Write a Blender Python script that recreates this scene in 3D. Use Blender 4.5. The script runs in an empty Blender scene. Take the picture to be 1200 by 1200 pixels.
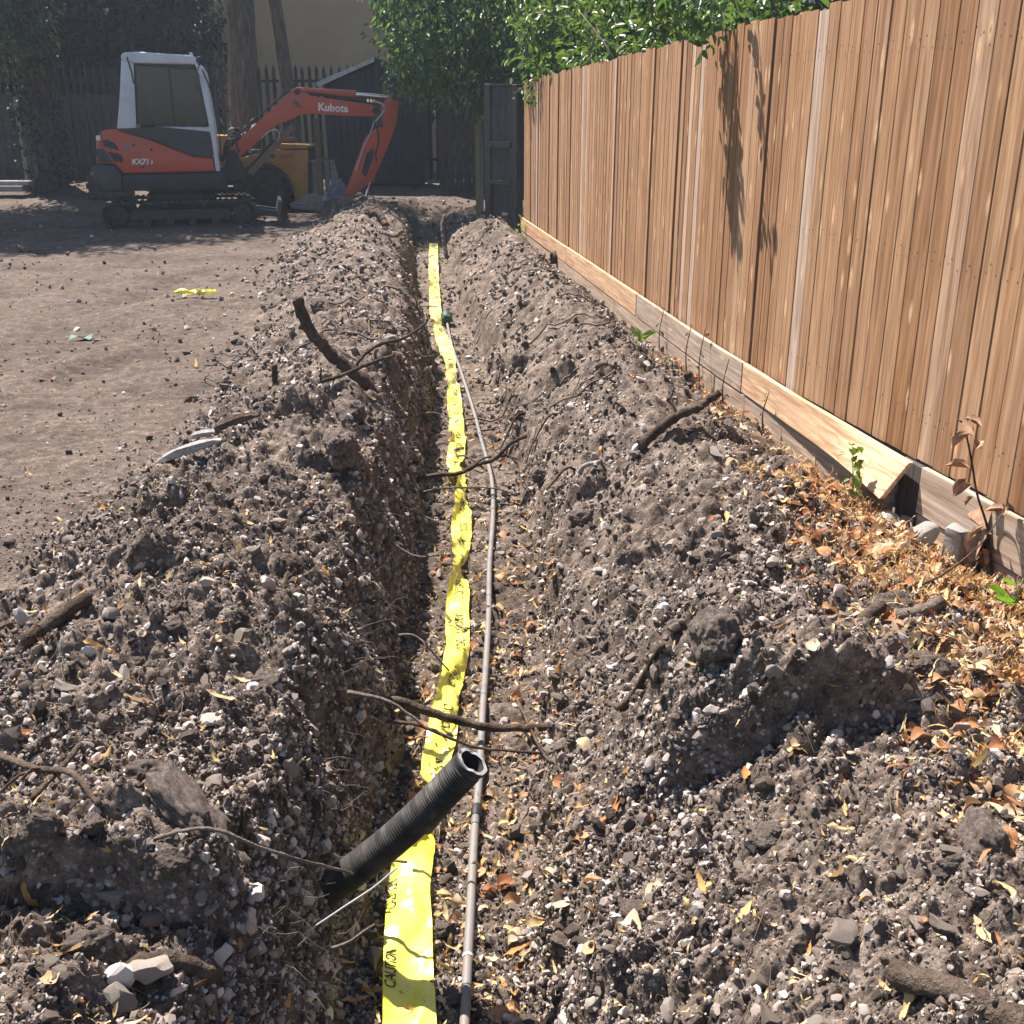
import bpy, bmesh, math, random
import numpy as np
from mathutils import Vector, Matrix, Euler, Quaternion

# ------------------------------------------------------------------ camera, light, exposure
SC = bpy.context.scene
COL = SC.collection
R = math.radians
cam_d = bpy.data.cameras.new('camera'); cam = bpy.data.objects.new('camera', cam_d); COL.objects.link(cam)
cam.location = (0, 0, 1.53); cam.rotation_euler = (R(90 - 20.35), 0, 0)
cam_d.sensor_width = 36; cam_d.lens = 37.2; cam_d.clip_start = 0.05; cam_d.clip_end = 400
SC.camera = cam
SUN_AZ, SUN_EL = 41.0, 56.5          # degrees to the left of +Y, degrees above the horizon
SDIR = Vector((-math.sin(R(SUN_AZ)) * math.cos(R(SUN_EL)), math.cos(R(SUN_AZ)) * math.cos(R(SUN_EL)), math.sin(R(SUN_EL))))
W = bpy.data.worlds.new('World'); SC.world = W; W.use_nodes = True
wn = W.node_tree
sky = wn.nodes.new('ShaderNodeTexSky'); sky.sky_type = 'NISHITA'; sky.sun_disc = False
sky.sun_elevation = R(SUN_EL); sky.sun_rotation = R(-SUN_AZ); sky.air_density = 1.0; sky.dust_density = 1.0
bg = [n for n in wn.nodes if n.type == 'BACKGROUND'][0]
wn.links.new(sky.outputs[0], bg.inputs[0]); bg.inputs[1].default_value = 0.060
sun_d = bpy.data.lights.new('sun', 'SUN'); sun_d.energy = 5.0; sun_d.angle = R(0.53); sun_d.color = (1.0, 0.895, 0.805)
sun = bpy.data.objects.new('sun', sun_d); COL.objects.link(sun)
sun.rotation_euler = SDIR.to_track_quat('Z', 'Y').to_euler(); sun.location = (-10, 12, 20)
vs = SC.view_settings
vs.view_transform = 'Standard'; vs.look = 'None'; vs.gamma = 1.0; vs.exposure = 1.5; vs.use_curve_mapping = False
VEIL_DENSITY = 0.0013
SC.cycles.max_bounces = 6; SC.cycles.volume_bounces = 0; SC.cycles.transparent_max_bounces = 12

# ------------------------------------------------------------------ noise and terrain height
def hsh(ix, iy, seed):
    h = (ix.astype(np.int64) * 374761393 + iy.astype(np.int64) * 668265263 + seed * 974634777) & 0xFFFFFFFF
    h = ((h ^ (h >> 13)) * 1274126177) & 0xFFFFFFFF
    h = ((h ^ (h >> 16)) * 2246822519) & 0xFFFFFFFF
    return ((h ^ (h >> 15)) & 0xFFFFFF) / float(0x1000000)

def perlin(x, y, seed):
    ix = np.floor(x); iy = np.floor(y); fx = x - ix; fy = y - iy
    u = fx * fx * fx * (fx * (fx * 6 - 15) + 10); v = fy * fy * fy * (fy * (fy * 6 - 15) + 10)
    def g(dx, dy):
        a = hsh(ix + dx, iy + dy, seed) * 6.2831853
        return np.cos(a) * (fx - dx) + np.sin(a) * (fy - dy)
    a = g(0, 0); b = g(1, 0); c = g(0, 1); d = g(1, 1)
    return (a + u * (b - a) + v * (c - a) + u * v * (a - b - c + d)) * 1.5

def fbm(x, y, freq, octv, seed, gain=0.5):
    s = 0; amp = 1.0
    for o in range(octv):
        s = s + amp * perlin(x * freq + 17.3 * o, y * freq - 9.1 * o, seed + o)
        freq *= 2.03; amp *= gain
    return s

def lumps(x, y, cell, seed, prob, flat=0.8):
    """hemispherical clods scattered one per cell; returns height of the tallest"""
    gx = np.floor(x / cell); gy = np.floor(y / cell); out = np.zeros_like(x)
    for i in (-1, 0, 1):
        for j in (-1, 0, 1):
            cx = gx + i; cy = gy + j
            r1 = hsh(cx, cy, seed); r2 = hsh(cx, cy, seed + 1); r3 = hsh(cx, cy, seed + 2); r4 = hsh(cx, cy, seed + 3)
            r = cell * (0.25 + 0.42 * r3)
            dx = x - (cx + r1) * cell; dy = y - (cy + r2) * cell
            a = r4 * 6.28; e = 0.75 + 0.5 * r1
            px = (dx * np.cos(a) + dy * np.sin(a)) * e; py = (-dx * np.sin(a) + dy * np.cos(a)) / e
            q = np.clip(1 - (px * px + py * py) / (r * r), 0, 1)
            b = r * np.sqrt(q) * flat * (r4 < prob)
            out = np.maximum(out, b)
    return out

def ip(y, *pts):
    return np.interp(y, [p[0] for p in pts], [p[1] for p in pts])

def trench_x(y): return ip(y, (-2, -.18), (0, -.16), (2.3, -.13), (4.5, -.15), (6.2, -.27), (8.6, -.42), (11, -.74), (13.5, -.98), (16, -1.2), (19, -1.42), (21, -1.6))
def floor_z(y): return ip(y, (-2, -.45), (3, -.46), (6, -.47), (8.5, -.42), (12, -.36), (14.5, -.25), (17, -.22), (19.3, -.1), (20.3, .25))
def fence_x(y): return ip(y, (-2, 2.75), (0, 2.43), (3.4, 1.754), (4.2, 1.585), (5.07, 1.42), (6.27, 1.243), (8, 1.03), (15.1, .17), (40, -2.8))
def base_z(y): return ip(y, (-50, 0), (17, 0), (19, .1), (22, .36), (60, .5))
def sst(a, b, x):
    t = np.clip((x - a) / (b - a), 0, 1); return t * t * (3 - 2 * t)

def macro(x, y):
    # the trench sides are ragged: the cut wanders in and out
    wx = x + 0.045 * fbm(x, y, 2.2, 3, 11) + 0.018 * fbm(x, y, 11., 2, 31)
    wy = y + 0.05 * fbm(x, y, 2.0, 2, 51)
    xc = trench_x(y); zf = floor_z(y); g = base_z(y)
    foot = xc - ip(y, (0, .22), (4.5, .30), (9, .24), (20, .22)); edge = foot - .19
    toe = xc + ip(y, (0, .22), (2.3, .2), (4.5, .30), (9, .24), (20, .22))
    HL = ip(y, (-3, .15), (1, .17), (2, .2), (5, .2), (9, .2), (12, .24), (14.5, .32), (16.8, .36), (18.3, .1), (19.3, 0), (60, 0)) * (1 + .35 * fbm(x, y, .9, 2, 71))
    xl = ip(y, (-2, -1.75), (3.9, -1.8), (5, -1.7), (7, -1.85), (12, -2.7), (16.5, -3.1), (20, -3.2))
    s = (edge - wx) / (edge - xl)
    heapL = HL * np.interp(s, [-.5, 0, .12, .32, .6, .85, 1.0, 1.2], [.40, .52, .8, 1.0, .66, .22, .04, 0])
    zL = g + heapL
    HR = ip(y, (-3, .11), (1, .12), (2.0, .12), (4, .14), (6, .15), (9, .2), (12, .24), (14, .33), (15.2, .28), (16.3, .08), (17, 0), (60, 0)) * (1 + .3 * fbm(x, y, .9, 2, 91))
    fx = fence_x(y)
    u = (wx - toe) / np.maximum(fx - toe, .3)
    zR = g + HR * np.interp(u, [0, .2, .45, .62, .86, 1.0, 1.3], [.3, .7, 1, .95, .10, -.35, -.35])
    step = .36 + .16 * fbm(x, y, 1.1, 2, 61)
    up = sst(-.02, .10, wx - toe + .05 * fbm(x, y, 2.6, 2, 66)) * step + (1 - step) * np.clip((wx - toe) / .62, 0, 1) ** .9
    wallL = 1 - np.clip((wx - edge) / .20, 0, 1) ** 1.35
    z = np.where(x < xc, zf + (zL - zf) * wallL, zf + (zR - zf) * up)
    # slumped clods with a steep face towards the camera: (cx, cy, rx, height, depth)
    for cx, cy, rx, h, dp in ((.70, 2.42, .36, .20, .26), (-.76, 1.70, .32, .16, .20), (.54, 2.44, .13, .07, .2), (.30, 6.6, .10, .13, .2), (.36, 4.7, .09, .10, .16),
                              (-.78, 4.35, .16, .10, .25), (-1.05, 5.0, .15, .09, .25), (-.72, 6.3, .13, .12, .3), (.45, 3.7, .1, .07, .15), (-1.1, 3.15, .14, .07, .2), (-1.35, 3.9, .1, .07, .2)):
        px = np.clip(1 - ((wx - cx) / rx) ** 4, 0, 1)
        z = z + h * px * np.interp((wy - cy) / dp, [-.62, -.5, -.1, .3, 1.3], [0, .95, 1, .75, 0])
    # a wheel rut and low humps on the flat ground, a low ridge of clods beyond the excavator
    yard = sst(-1.7, -2.4, x) * sst(18.5, 17, y)
    rut = np.exp(-((x + 2.9 - .18 * (y - 6) - .12 * np.sin(y * .9)) / .16) ** 2) + np.exp(-((x + 4.2 - .18 * (y - 6) - .12 * np.sin(y * .9)) / .16) ** 2)
    z = z + yard * (.035 * fbm(x, y, .7, 3, 15) + .014 * fbm(x, y, 4.1, 3, 16) - .028 * rut * (.7 + .3 * np.sin(y * 38)))
    z = z + .16 * np.exp(-((y - 21.2) / .5) ** 2) * sst(-6.5, -8.5, x) * (1 + .8 * fbm(x, y, .8, 2, 19))
    loose = np.where(x < xc, sst(1.12, .8, s), sst(1.08, .85, u)) * sst(19.5, 18.3, y)
    infloor = ((wx > foot) & (wx < toe)) * 1.0
    loose = np.where(infloor > 0, .45, loose)
    return z, loose, infloor, s, u

def terrain(x, y, full=False):
    x = np.asarray(x, float); y = np.asarray(y, float)
    z, loose, infl, s, u = macro(x, y)
    d = np.hypot(x, y)
    a = .34 + .66 * loose
    n = .030 * fbm(x, y, 3.1, 3, 101) * a + .012 * fbm(x, y, 17., 3, 121) * a * np.clip((9 - d) / 5, .25, 1)
    big = lumps(x, y, .21, 201, .40) * .62 * np.clip(loose - .3, 0, 1) + lumps(x + .5 * y, y, .13, 211, .3) * .5 * np.clip(loose - .3, 0, 1)
    fa = lambda a, b: np.clip((b - d) / (b - a), 0, 1)
    mid = lumps(x + .3, y, .085, 221, .62) * (.12 + .75 * loose) * (.25 + .75 * fa(6, 11))
    sm = lumps(x, y + .3, .036, 241, .8) * (.30 + .6 * loose) * (.05 + .95 * fa(3.5, 6.5))
    ti = lumps(x + .7, y + .1, .017, 261, .9) * (.45 + .5 * loose) * fa(2.2, 3.6)
    z = z + n + big + mid + sm + ti + .0035 * fbm(x, y, 90., 2, 141) * fa(2.5, 4)
    if full: return z, loose, infl
    return z

def gz(x, y): return float(terrain(np.array([x]), np.array([y]))[0])

# ------------------------------------------------------------------ helpers
rng = np.random.default_rng(7)
rnd = random.Random(5)

def tag(o, label=None, cat=None, group=None, kind=None):
    if label: o['label'] = label
    if cat: o['category'] = cat
    if group: o['group'] = group
    if kind: o['kind'] = kind
    return o

def thing(name, label, cat, loc=(0, 0, 0), group=None):
    o = bpy.data.objects.new(name, None); COL.objects.link(o); o.location = loc; o.empty_display_size = .1
    return tag(o, label, cat, group)

def finish(me, mat, smooth=None):
    if mat is not None: me.materials.append(mat)
    if smooth is not None:
        me.polygons.foreach_set('use_smooth', [True] * len(me.polygons))
        if smooth < 180: me.set_sharp_from_angle(angle=R(smooth))
    me.update(); return me

def link(name, me, parent=None, loc=None):
    o = bpy.data.objects.new(name, me); COL.objects.link(o)
    if parent: o.parent = parent
    if loc is not None: o.location = loc
    return o

def obj(name, bm, mat, parent=None, loc=None, bevel=0, seg=2, smooth=35):
    if bevel:
        bmesh.ops.remove_doubles(bm, verts=bm.verts, dist=1e-5)
        ed = [e for e in bm.edges if len(e.link_faces) == 2 and e.calc_face_angle(0) > .5]
        bmesh.ops.bevel(bm, geom=ed, offset=bevel, segments=seg, profile=.5, affect='EDGES', clamp_overlap=True)
    bmesh.ops.recalc_face_normals(bm, faces=bm.faces)
    me = bpy.data.meshes.new(name); bm.to_mesh(me); bm.free()
    return link(name, finish(me, mat, smooth), parent, loc)

def np_mesh(name, V, Fq, mat, smooth=None):
    """V (n,3), Fq list of (m,k) int arrays"""
    me = bpy.data.meshes.new(name)
    if not isinstance(Fq, list): Fq = [Fq]
    me.vertices.add(len(V)); me.vertices.foreach_set('co', np.ascontiguousarray(V, np.float32).ravel())
    idx = np.concatenate([f.ravel() for f in Fq]); tot = np.concatenate([np.full(len(f), f.shape[1]) for f in Fq])
    st = np.concatenate([[0], np.cumsum(tot)[:-1]])
    me.loops.add(len(idx)); me.loops.foreach_set('vertex_index', idx.astype(np.int32))
    me.polygons.add(len(tot)); me.polygons.foreach_set('loop_start', st.astype(np.int32)); me.polygons.foreach_set('loop_total', tot.astype(np.int32))
    me.update(calc_edges=True); me.validate()
    return finish(me, mat, smooth)

def prism(bm, poly, y0, y1):
    a = [bm.verts.new((p[0], y0, p[1])) for p in poly]; b = [bm.verts.new((p[0], y1, p[1])) for p in poly]
    n = len(poly); bm.faces.new(a); bm.faces.new(b[::-1])
    for i in range(n): bm.faces.new((a[i], b[i], b[(i + 1) % n], a[(i + 1) % n]))
    return bm

def box(bm, x0, x1, y0, y1, z0, z1):
    return prism(bm, [(x0, z0), (x1, z0), (x1, z1), (x0, z1)], y0, y1)

def cyl(bm, p0, p1, r, n=12, r1=None, cap=True):
    p0 = Vector(p0); p1 = Vector(p1); d = (p1 - p0).normalized(); r1 = r if r1 is None else r1
    u = d.orthogonal().normalized(); v = d.cross(u)
    A = []; B = []
    for i in range(n):
        c = math.cos(2 * math.pi * i / n); s = math.sin(2 * math.pi * i / n)
        A.append(bm.verts.new(p0 + (u * c + v * s) * r)); B.append(bm.verts.new(p1 + (u * c + v * s) * r1))
    for i in range(n): bm.faces.new((A[i], A[(i + 1) % n], B[(i + 1) % n], B[i]))
    if cap: bm.faces.new(A[::-1]); bm.faces.new(B)
    return bm

def smooth_path(pts, step):
    """Catmull-Rom through pts, resampled"""
    P = [Vector(p) for p in pts]
    if len(P) == 2: P = [P[0], (P[0] + P[1]) / 2, P[1]]
    Q = [P[0] * 2 - P[1]] + P + [P[-1] * 2 - P[-2]]; out = []
    for i in range(1, len(Q) - 2):
        n = max(2, int((Q[i + 1] - Q[i]).length / step))
        for k in range(n):
            t = k / n
            out.append(.5 * ((2 * Q[i]) + (Q[i + 1] - Q[i - 1]) * t + (2 * Q[i - 1] - 5 * Q[i] + 4 * Q[i + 1] - Q[i + 2]) * t * t + (3 * Q[i] - Q[i - 1] - 3 * Q[i + 1] + Q[i + 2]) * t ** 3))
    out.append(P[-1]); return out

def tube(bm, pts, rad, n=8, cap=True, rough=0.0, rs=None):
    """tube along pts; rad number or list; rough = relative surface unevenness"""
    m = len(pts); rings = []; up = Vector((.13, .21, .97))
    rr = rs or rnd
    for i, p in enumerate(pts):
        d = (Vector(pts[min(i + 1, m - 1)]) - Vector(pts[max(i - 1, 0)])).normalized()
        u = d.cross(up)
        if u.length < .1: u = d.cross(Vector((1, 0, 0)))
        u.normalize(); v = u.cross(d)
        r = rad[i] if hasattr(rad, '__len__') else rad
        rings.append([bm.verts.new(Vector(p) + (u * math.cos(6.2832 * k / n) + v * math.sin(6.2832 * k / n)) * r * (1 + rough * rr.uniform(-1, 1))) for k in range(n)])
    for a, b in zip(rings[:-1], rings[1:]):
        for k in range(n): bm.faces.new((a[k], a[(k + 1) % n], b[(k + 1) % n], b[k]))
    if cap: bm.faces.new(rings[0][::-1]); bm.faces.new(rings[-1])
    return bm

def lathe(bm, prof, c, axis='y', n=28):
    """prof: (radius, offset along axis)"""
    rings = []
    for r, o in prof:
        ring = []
        for k in range(n):
            a = 6.28318 * k / n
            p = {'y': (r * math.cos(a), o, r * math.sin(a)), 'z': (r * math.cos(a), r * math.sin(a), o), 'x': (o, r * math.cos(a), r * math.sin(a))}[axis]
            ring.append(bm.verts.new(Vector(c) + Vector(p)))
        rings.append(ring)
    for a, b in zip(rings[:-1], rings[1:]):
        for k in range(n): bm.faces.new((a[k], a[(k + 1) % n], b[(k + 1) % n], b[k]))
    return bm

def text_mesh(body, size, bold=0.0, shear=0.0):
    cu = bpy.data.curves.new('lettering', 'FONT'); cu.body = body; cu.size = size; cu.offset = bold; cu.shear = shear; cu.resolution_u = 3
    o = bpy.data.objects.new('lettering', cu); COL.objects.link(o)
    me = bpy.data.meshes.new_from_object(o.evaluated_get(bpy.context.evaluated_depsgraph_get()))
    bpy.data.objects.remove(o); bpy.data.curves.remove(cu); me.name = 'lettering'
    return me

# ------------------------------------------------------------------ materials
def nodemat(name):
    m = bpy.data.materials.new(name); m.use_nodes = True; nt = m.node_tree
    b = [n for n in nt.nodes if n.type == 'BSDF_PRINCIPLED'][0]
    return m, nt, b

def N(nt, t, **kw):
    n = nt.nodes.new(t)
    for k, v in kw.items():
        if hasattr(n, k): setattr(n, k, v)
        else: n.inputs[k].default_value = v
    return n

def ramp(nt, src, stops):
    r = nt.nodes.new('ShaderNodeValToRGB'); nt.links.new(src, r.inputs[0]); e = r.color_ramp.elements
    while len(e) < len(stops): e.new(.5)
    for el, (p, c) in zip(e, stops): el.position = p; el.color = (c[0], c[1], c[2], 1)
    return r.outputs[0]

def coords(nt, stretch=(1, 1, 1), rand=False, kind='Object'):
    tc = nt.nodes.new('ShaderNodeTexCoord'); mp = nt.nodes.new('ShaderNodeMapping'); mp.inputs['Scale'].default_value = stretch
    src = tc.outputs[kind]
    if rand:
        oi = nt.nodes.new('ShaderNodeObjectInfo'); ml = N(nt, 'ShaderNodeMath', operation='MULTIPLY'); ml.inputs[1].default_value = 53.7
        nt.links.new(oi.outputs['Random'], ml.inputs[0])
        ad = N(nt, 'ShaderNodeVectorMath', operation='ADD'); nt.links.new(src, ad.inputs[0]); nt.links.new(ml.outputs[0], ad.inputs[1]); src = ad.outputs[0]
    nt.links.new(src, mp.inputs[0]); return mp.outputs[0]

def mixc(nt, fac, a, b, mode='MIX'):
    m = nt.nodes.new('ShaderNodeMix'); m.data_type = 'RGBA'; m.blend_type = mode
    for s, v in ((m.inputs[0], fac), (m.inputs[6], a), (m.inputs[7], b)):
        if isinstance(v, (int, float)): s.default_value = v
        elif isinstance(v, tuple): s.default_value = (*v, 1)
        else: nt.links.new(v, s)
    return m.outputs[2]

def noise(nt, vec, scale, detail=4, rough=.6, dist=0):
    n = N(nt, 'ShaderNodeTexNoise'); n.inputs['Scale'].default_value = scale; n.inputs['Detail'].default_value = detail
    n.inputs['Roughness'].default_value = rough; n.inputs['Distortion'].default_value = dist; nt.links.new(vec, n.inputs['Vector']); return n.outputs['Fac']

def bump(nt, b, h, strength, dist):
    n = nt.nodes.new('ShaderNodeBump'); n.inputs['Strength'].default_value = strength; n.inputs['Distance'].default_value = dist
    nt.links.new(h, n.inputs['Height']); nt.links.new(n.outputs[0], b.inputs['Normal'])

def noisy(name, stops, scale=8, rough=.6, stretch=(1, 1, 1), metallic=0, bs=.3, bd=.004, rand=False, detail=5, spec=.4, lo=.3, hi=.7):
    m, nt, b = nodemat(name); v = coords(nt, stretch, rand)
    f = noise(nt, v, scale, detail, .62)
    n = len(stops); c = ramp(nt, f, [(lo + (hi - lo) * i / max(n - 1, 1), s) for i, s in enumerate(stops)])
    nt.links.new(c, b.inputs['Base Color']); b.inputs['Roughness'].default_value = rough; b.inputs['Metallic'].default_value = metallic
    b.inputs['Specular IOR Level'].default_value = spec
    if bs: bump(nt, b, noise(nt, v, scale * 4, 4, .7), bs, bd)
    return m

def painted(name, col, dirt=(.09, .075, .06), amt=.45, rough=.42, scale=3.):
    """machine paint with dust and scuffs"""
    m, nt, b = nodemat(name); v = coords(nt)
    f = ramp(nt, noise(nt, v, scale, 7, .7), [(.46, (0, 0, 0)), (.75, (amt, amt, amt))])
    nt.links.new(mixc(nt, f, col, dirt), b.inputs['Base Color'])
    rr = N(nt, 'ShaderNodeMapRange'); nt.links.new(f, rr.inputs[0]); rr.inputs[3].default_value = rough; rr.inputs[4].default_value = .95
    nt.links.new(rr.outputs[0], b.inputs['Roughness']); b.inputs['Specular IOR Level'].default_value = .4
    bump(nt, b, noise(nt, v, 26, 3), .12, .003)
    return m

def leafmat(name, cols, trans=.35, rough=.45, vary=6.):
    m, nt, b = nodemat(name); v = coords(nt)
    f = noise(nt, v, vary, 3, .7)
    w = N(nt, 'ShaderNodeTexWhiteNoise', noise_dimensions='3D'); sn = N(nt, 'ShaderNodeVectorMath', operation='SNAP'); nt.links.new(v, sn.inputs[0]); sn.inputs[1].default_value = (.09, .09, .09)
    nt.links.new(sn.outputs[0], w.inputs[0])
    mm = N(nt, 'ShaderNodeMath', operation='MULTIPLY_ADD'); nt.links.new(w.outputs[0], mm.inputs[0]); mm.inputs[1].default_value = .35; nt.links.new(f, mm.inputs[2])
    n = len(cols); c = ramp(nt, mm.outputs[0], [(.35 + .6 * i / (n - 1), s) for i, s in enumerate(cols)])
    nt.links.new(c, b.inputs['Base Color']); b.inputs['Roughness'].default_value = rough; b.inputs['Specular IOR Level'].default_value = .5
    tr = nt.nodes.new('ShaderNodeBsdfTranslucent'); nt.links.new(mixc(nt, 1.0, c, (1.3, 1.35, .6), 'MULTIPLY'), tr.inputs[0])
    mx = nt.nodes.new('ShaderNodeMixShader'); mx.inputs[0].default_value = trans
    out = [n for n in nt.nodes if n.type == 'OUTPUT_MATERIAL'][0]
    nt.links.new(b.outputs[0], mx.inputs[1]); nt.links.new(tr.outputs[0], mx.inputs[2]); nt.links.new(mx.outputs[0], out.inputs[0])
    return m

def randcol(name, stops, rough=.9, bs=.5, bd=.003, scale=60, spec=.25, trans=0):
    """colour picked per object / per instance, with grain"""
    m, nt, b = nodemat(name); v = coords(nt)
    oi = nt.nodes.new('ShaderNodeObjectInfo')
    c = ramp(nt, oi.outputs['Random'], stops)
    g = noise(nt, v, scale, 4, .7)
    c = mixc(nt, .65, c, ramp(nt, g, [(.3, (.45, .43, .42)), (.7, (1.25, 1.22, 1.2))]), 'MULTIPLY')
    nt.links.new(c, b.inputs['Base Color']); b.inputs['Roughness'].default_value = rough; b.inputs['Specular IOR Level'].default_value = spec
    if bs: bump(nt, b, g, bs, bd)
    if trans:
        tr = nt.nodes.new('ShaderNodeBsdfTranslucent'); nt.links.new(c, tr.inputs[0]); mx = nt.nodes.new('ShaderNodeMixShader'); mx.inputs[0].default_value = trans
        out = [n for n in nt.nodes if n.type == 'OUTPUT_MATERIAL'][0]
        nt.links.new(b.outputs[0], mx.inputs[1]); nt.links.new(tr.outputs[0], mx.inputs[2]); nt.links.new(mx.outputs[0], out.inputs[0])
    return m

def soil_material():
    m, nt, b = nodemat('soil'); v = coords(nt)
    at = N(nt, 'ShaderNodeAttribute', attribute_name='loose'); af = N(nt, 'ShaderNodeAttribute', attribute_name='floor')
    n1 = noise(nt, v, 1.3, 5, .65); n2 = noise(nt, v, 14, 6, .7); n3 = noise(nt, v, 150, 4, .75)
    heap = ramp(nt, n2, [(.30, (.045, .036, .030)), (.46, (.108, .088, .075)), (.62, (.200, .168, .146)), (.78, (.35, .305, .274))])
    flat = ramp(nt, n2, [(.28, (.056, .045, .039)), (.5, (.098, .079, .068)), (.72, (.160, .132, .115))])
    big = ramp(nt, n1, [(.34, (.56, .54, .52)), (.5, (.98, .97, .96)), (.66, (1.22, 1.2, 1.18))])
    c = mixc(nt, at.outputs['Fac'], flat, heap)
    c = mixc(nt, .8, c, big, 'MULTIPLY')
    gr = ramp(nt, n3, [(.3, (.55, .53, .52)), (.52, (1, 1, 1)), (.70, (1.75, 1.72, 1.68))])
    c = mixc(nt, .85, c, gr, 'MULTIPLY')
    vo = N(nt, 'ShaderNodeTexVoronoi', feature='F1'); vo.inputs['Scale'].default_value = 75; nt.links.new(v, vo.inputs['Vector'])
    sepc = N(nt, 'ShaderNodeSeparateColor'); nt.links.new(vo.outputs['Color'], sepc.inputs[0])
    sp = ramp(nt, sepc.outputs[0], [(.0, (.75, .74, .73)), (.8, (1.05, 1.04, 1.03)), (.93, (1.1, 1.08, 1.05)), (1.0, (2.0, 1.9, 1.75))])
    c = mixc(nt, .8, c, sp, 'MULTIPLY')
    nt.links.new(c, b.inputs['Base Color']); b.inputs['Roughness'].default_value = .95; b.inputs['Specular IOR Level'].default_value = .12
    h = N(nt, 'ShaderNodeMath', operation='ADD'); nt.links.new(n3, h.inputs[0])
    v2 = N(nt, 'ShaderNodeMath', operation='MULTIPLY'); nt.links.new(vo.outputs['Distance'], v2.inputs[0]); v2.inputs[1].default_value = -.6
    nt.links.new(v2.outputs[0], h.inputs[1])
    bump(nt, b, h.outputs[0], .85, .005)
    return m

def wood_material(name, stops, grey, seamgrain=1.0, rough=.8, knots=True, axis='z'):
    """sawn boards: grain runs along the given axis, every board its own tone"""
    m, nt, b = nodemat(name)
    st = {'z': (26, 26, .9), 'x': (.9, 26, 26)}[axis]; st2 = {'z': (7, 7, .35), 'x': (.35, 7, 7)}[axis]; st3 = {'z': (9, 9, 2.6), 'x': (2.6, 9, 9)}[axis]
    v = coords(nt, st, True); v2 = coords(nt, st2, True); v3 = coords(nt, st3, True)
    oi = nt.nodes.new('ShaderNodeObjectInfo')
    base = ramp(nt, oi.outputs['Random'], stops)
    g1 = noise(nt, v, 2.2, 5, .65, .5); g2 = noise(nt, v2, 2.6, 4, .6, .8)
    c = mixc(nt, .9, base, ramp(nt, g1, [(.30, (.42, .34, .28)), (.43, (.80, .75, .70)), (.56, (1.06, 1.06, 1.06)), (.72, (1.6, 1.6, 1.6))]), 'MULTIPLY')
    c = mixc(nt, ramp(nt, g2, [(.45, (0, 0, 0)), (.75, (.55, .55, .55))]), c, grey)
    c = mixc(nt, ramp(nt, noise(nt, v2, 5.5, 3, .6, .5), [(.50, (0, 0, 0)), (.68, (.75, .75, .75))]), c, mixc(nt, .9, base, (.55, .43, .34), 'MULTIPLY'))
    if knots:
        vo = N(nt, 'ShaderNodeTexVoronoi', feature='F1'); vo.inputs['Scale'].default_value = 1.25; nt.links.new(v3, vo.inputs['Vector'])
        c = mixc(nt, ramp(nt, vo.outputs['Distance'], [(.05, (.8, .8, .8)), (.19, (0, 0, 0))]), c, (.62, .42, .25))
        c = mixc(nt, ramp(nt, vo.outputs['Distance'], [(.02, (.9, .9, .9)), (.07, (0, 0, 0))]), c, (.20, .10, .05))
    nt.links.new(c, b.inputs['Base Color']); b.inputs['Roughness'].default_value = rough; b.inputs['Specular IOR Level'].default_value = .2
    bump(nt, b, g1, .35, .002)
    return m

def simple(name, col, rough=.5, metallic=0, spec=.4):
    return noisy(name, [tuple(c * .8 for c in col), tuple(c * 1.15 for c in col)], 12, rough, metallic=metallic, bs=.08, bd=.002, spec=spec)

def glass_material():
    m, nt, b = nodemat('cab_glass')
    out = [n for n in nt.nodes if n.type == 'OUTPUT_MATERIAL'][0]
    tr = nt.nodes.new('ShaderNodeBsdfTransparent'); tr.inputs[0].default_value = (.30, .34, .39, 1)
    gl = nt.nodes.new('ShaderNodeBsdfGlossy'); gl.inputs[0].default_value = (.9, .9, .9, 1); gl.inputs['Roughness'].default_value = .04
    df = nt.nodes.new('ShaderNodeBsdfDiffuse'); df.inputs[0].default_value = (.30, .29, .27, 1)
    fr = N(nt, 'ShaderNodeFresnel'); fr.inputs[0].default_value = 1.5
    m1 = nt.nodes.new('ShaderNodeMixShader'); m2 = nt.nodes.new('ShaderNodeMixShader')
    v = coords(nt); nt.links.new(ramp(nt, noise(nt, v, 5, 5, .7), [(.45, (.02, .02, .02)), (.85, (.13, .13, .13))]), m2.inputs[0])
    nt.links.new(fr.outputs[0], m1.inputs[0]); nt.links.new(tr.outputs[0], m1.inputs[1]); nt.links.new(gl.outputs[0], m1.inputs[2])
    nt.links.new(m1.outputs[0], m2.inputs[1]); nt.links.new(df.outputs[0], m2.inputs[2]); nt.links.new(m2.outputs[0], out.inputs[0])
    return m

M = {}
M['soil'] = soil_material()
M['clod'] = noisy('crumbly_clod', [(.07, .056, .048), (.15, .123, .107), (.26, .22, .195)], 7, .95, bs=.9, bd=.010, detail=10, spec=.12)
M['stone'] = randcol('stone', [(0, (.10, .084, .071)), (.3, (.17, .146, .126)), (.6, (.245, .215, .19)), (.85, (.30, .268, .24)), (1, (.40, .365, .33))], .95, .7, .005, 25)
M['crumb'] = randcol('soil_crumb', [(0, (.042, .034, .028)), (.28, (.105, .086, .074)), (.52, (.20, .169, .148)), (.75, (.34, .298, .268)), (.9, (.48, .435, .40)), (1, (.62, .575, .54))], .95, .5, .003, 40)
M['bract'] = randcol('dry_bract', [(0, (.58, .44, .19)), (.35, (.62, .45, .23)), (.6, (.66, .54, .36)), (.82, (.56, .32, .11)), (1, (.42, .19, .07))], .7, .3, .001, 90, trans=.25)
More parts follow.
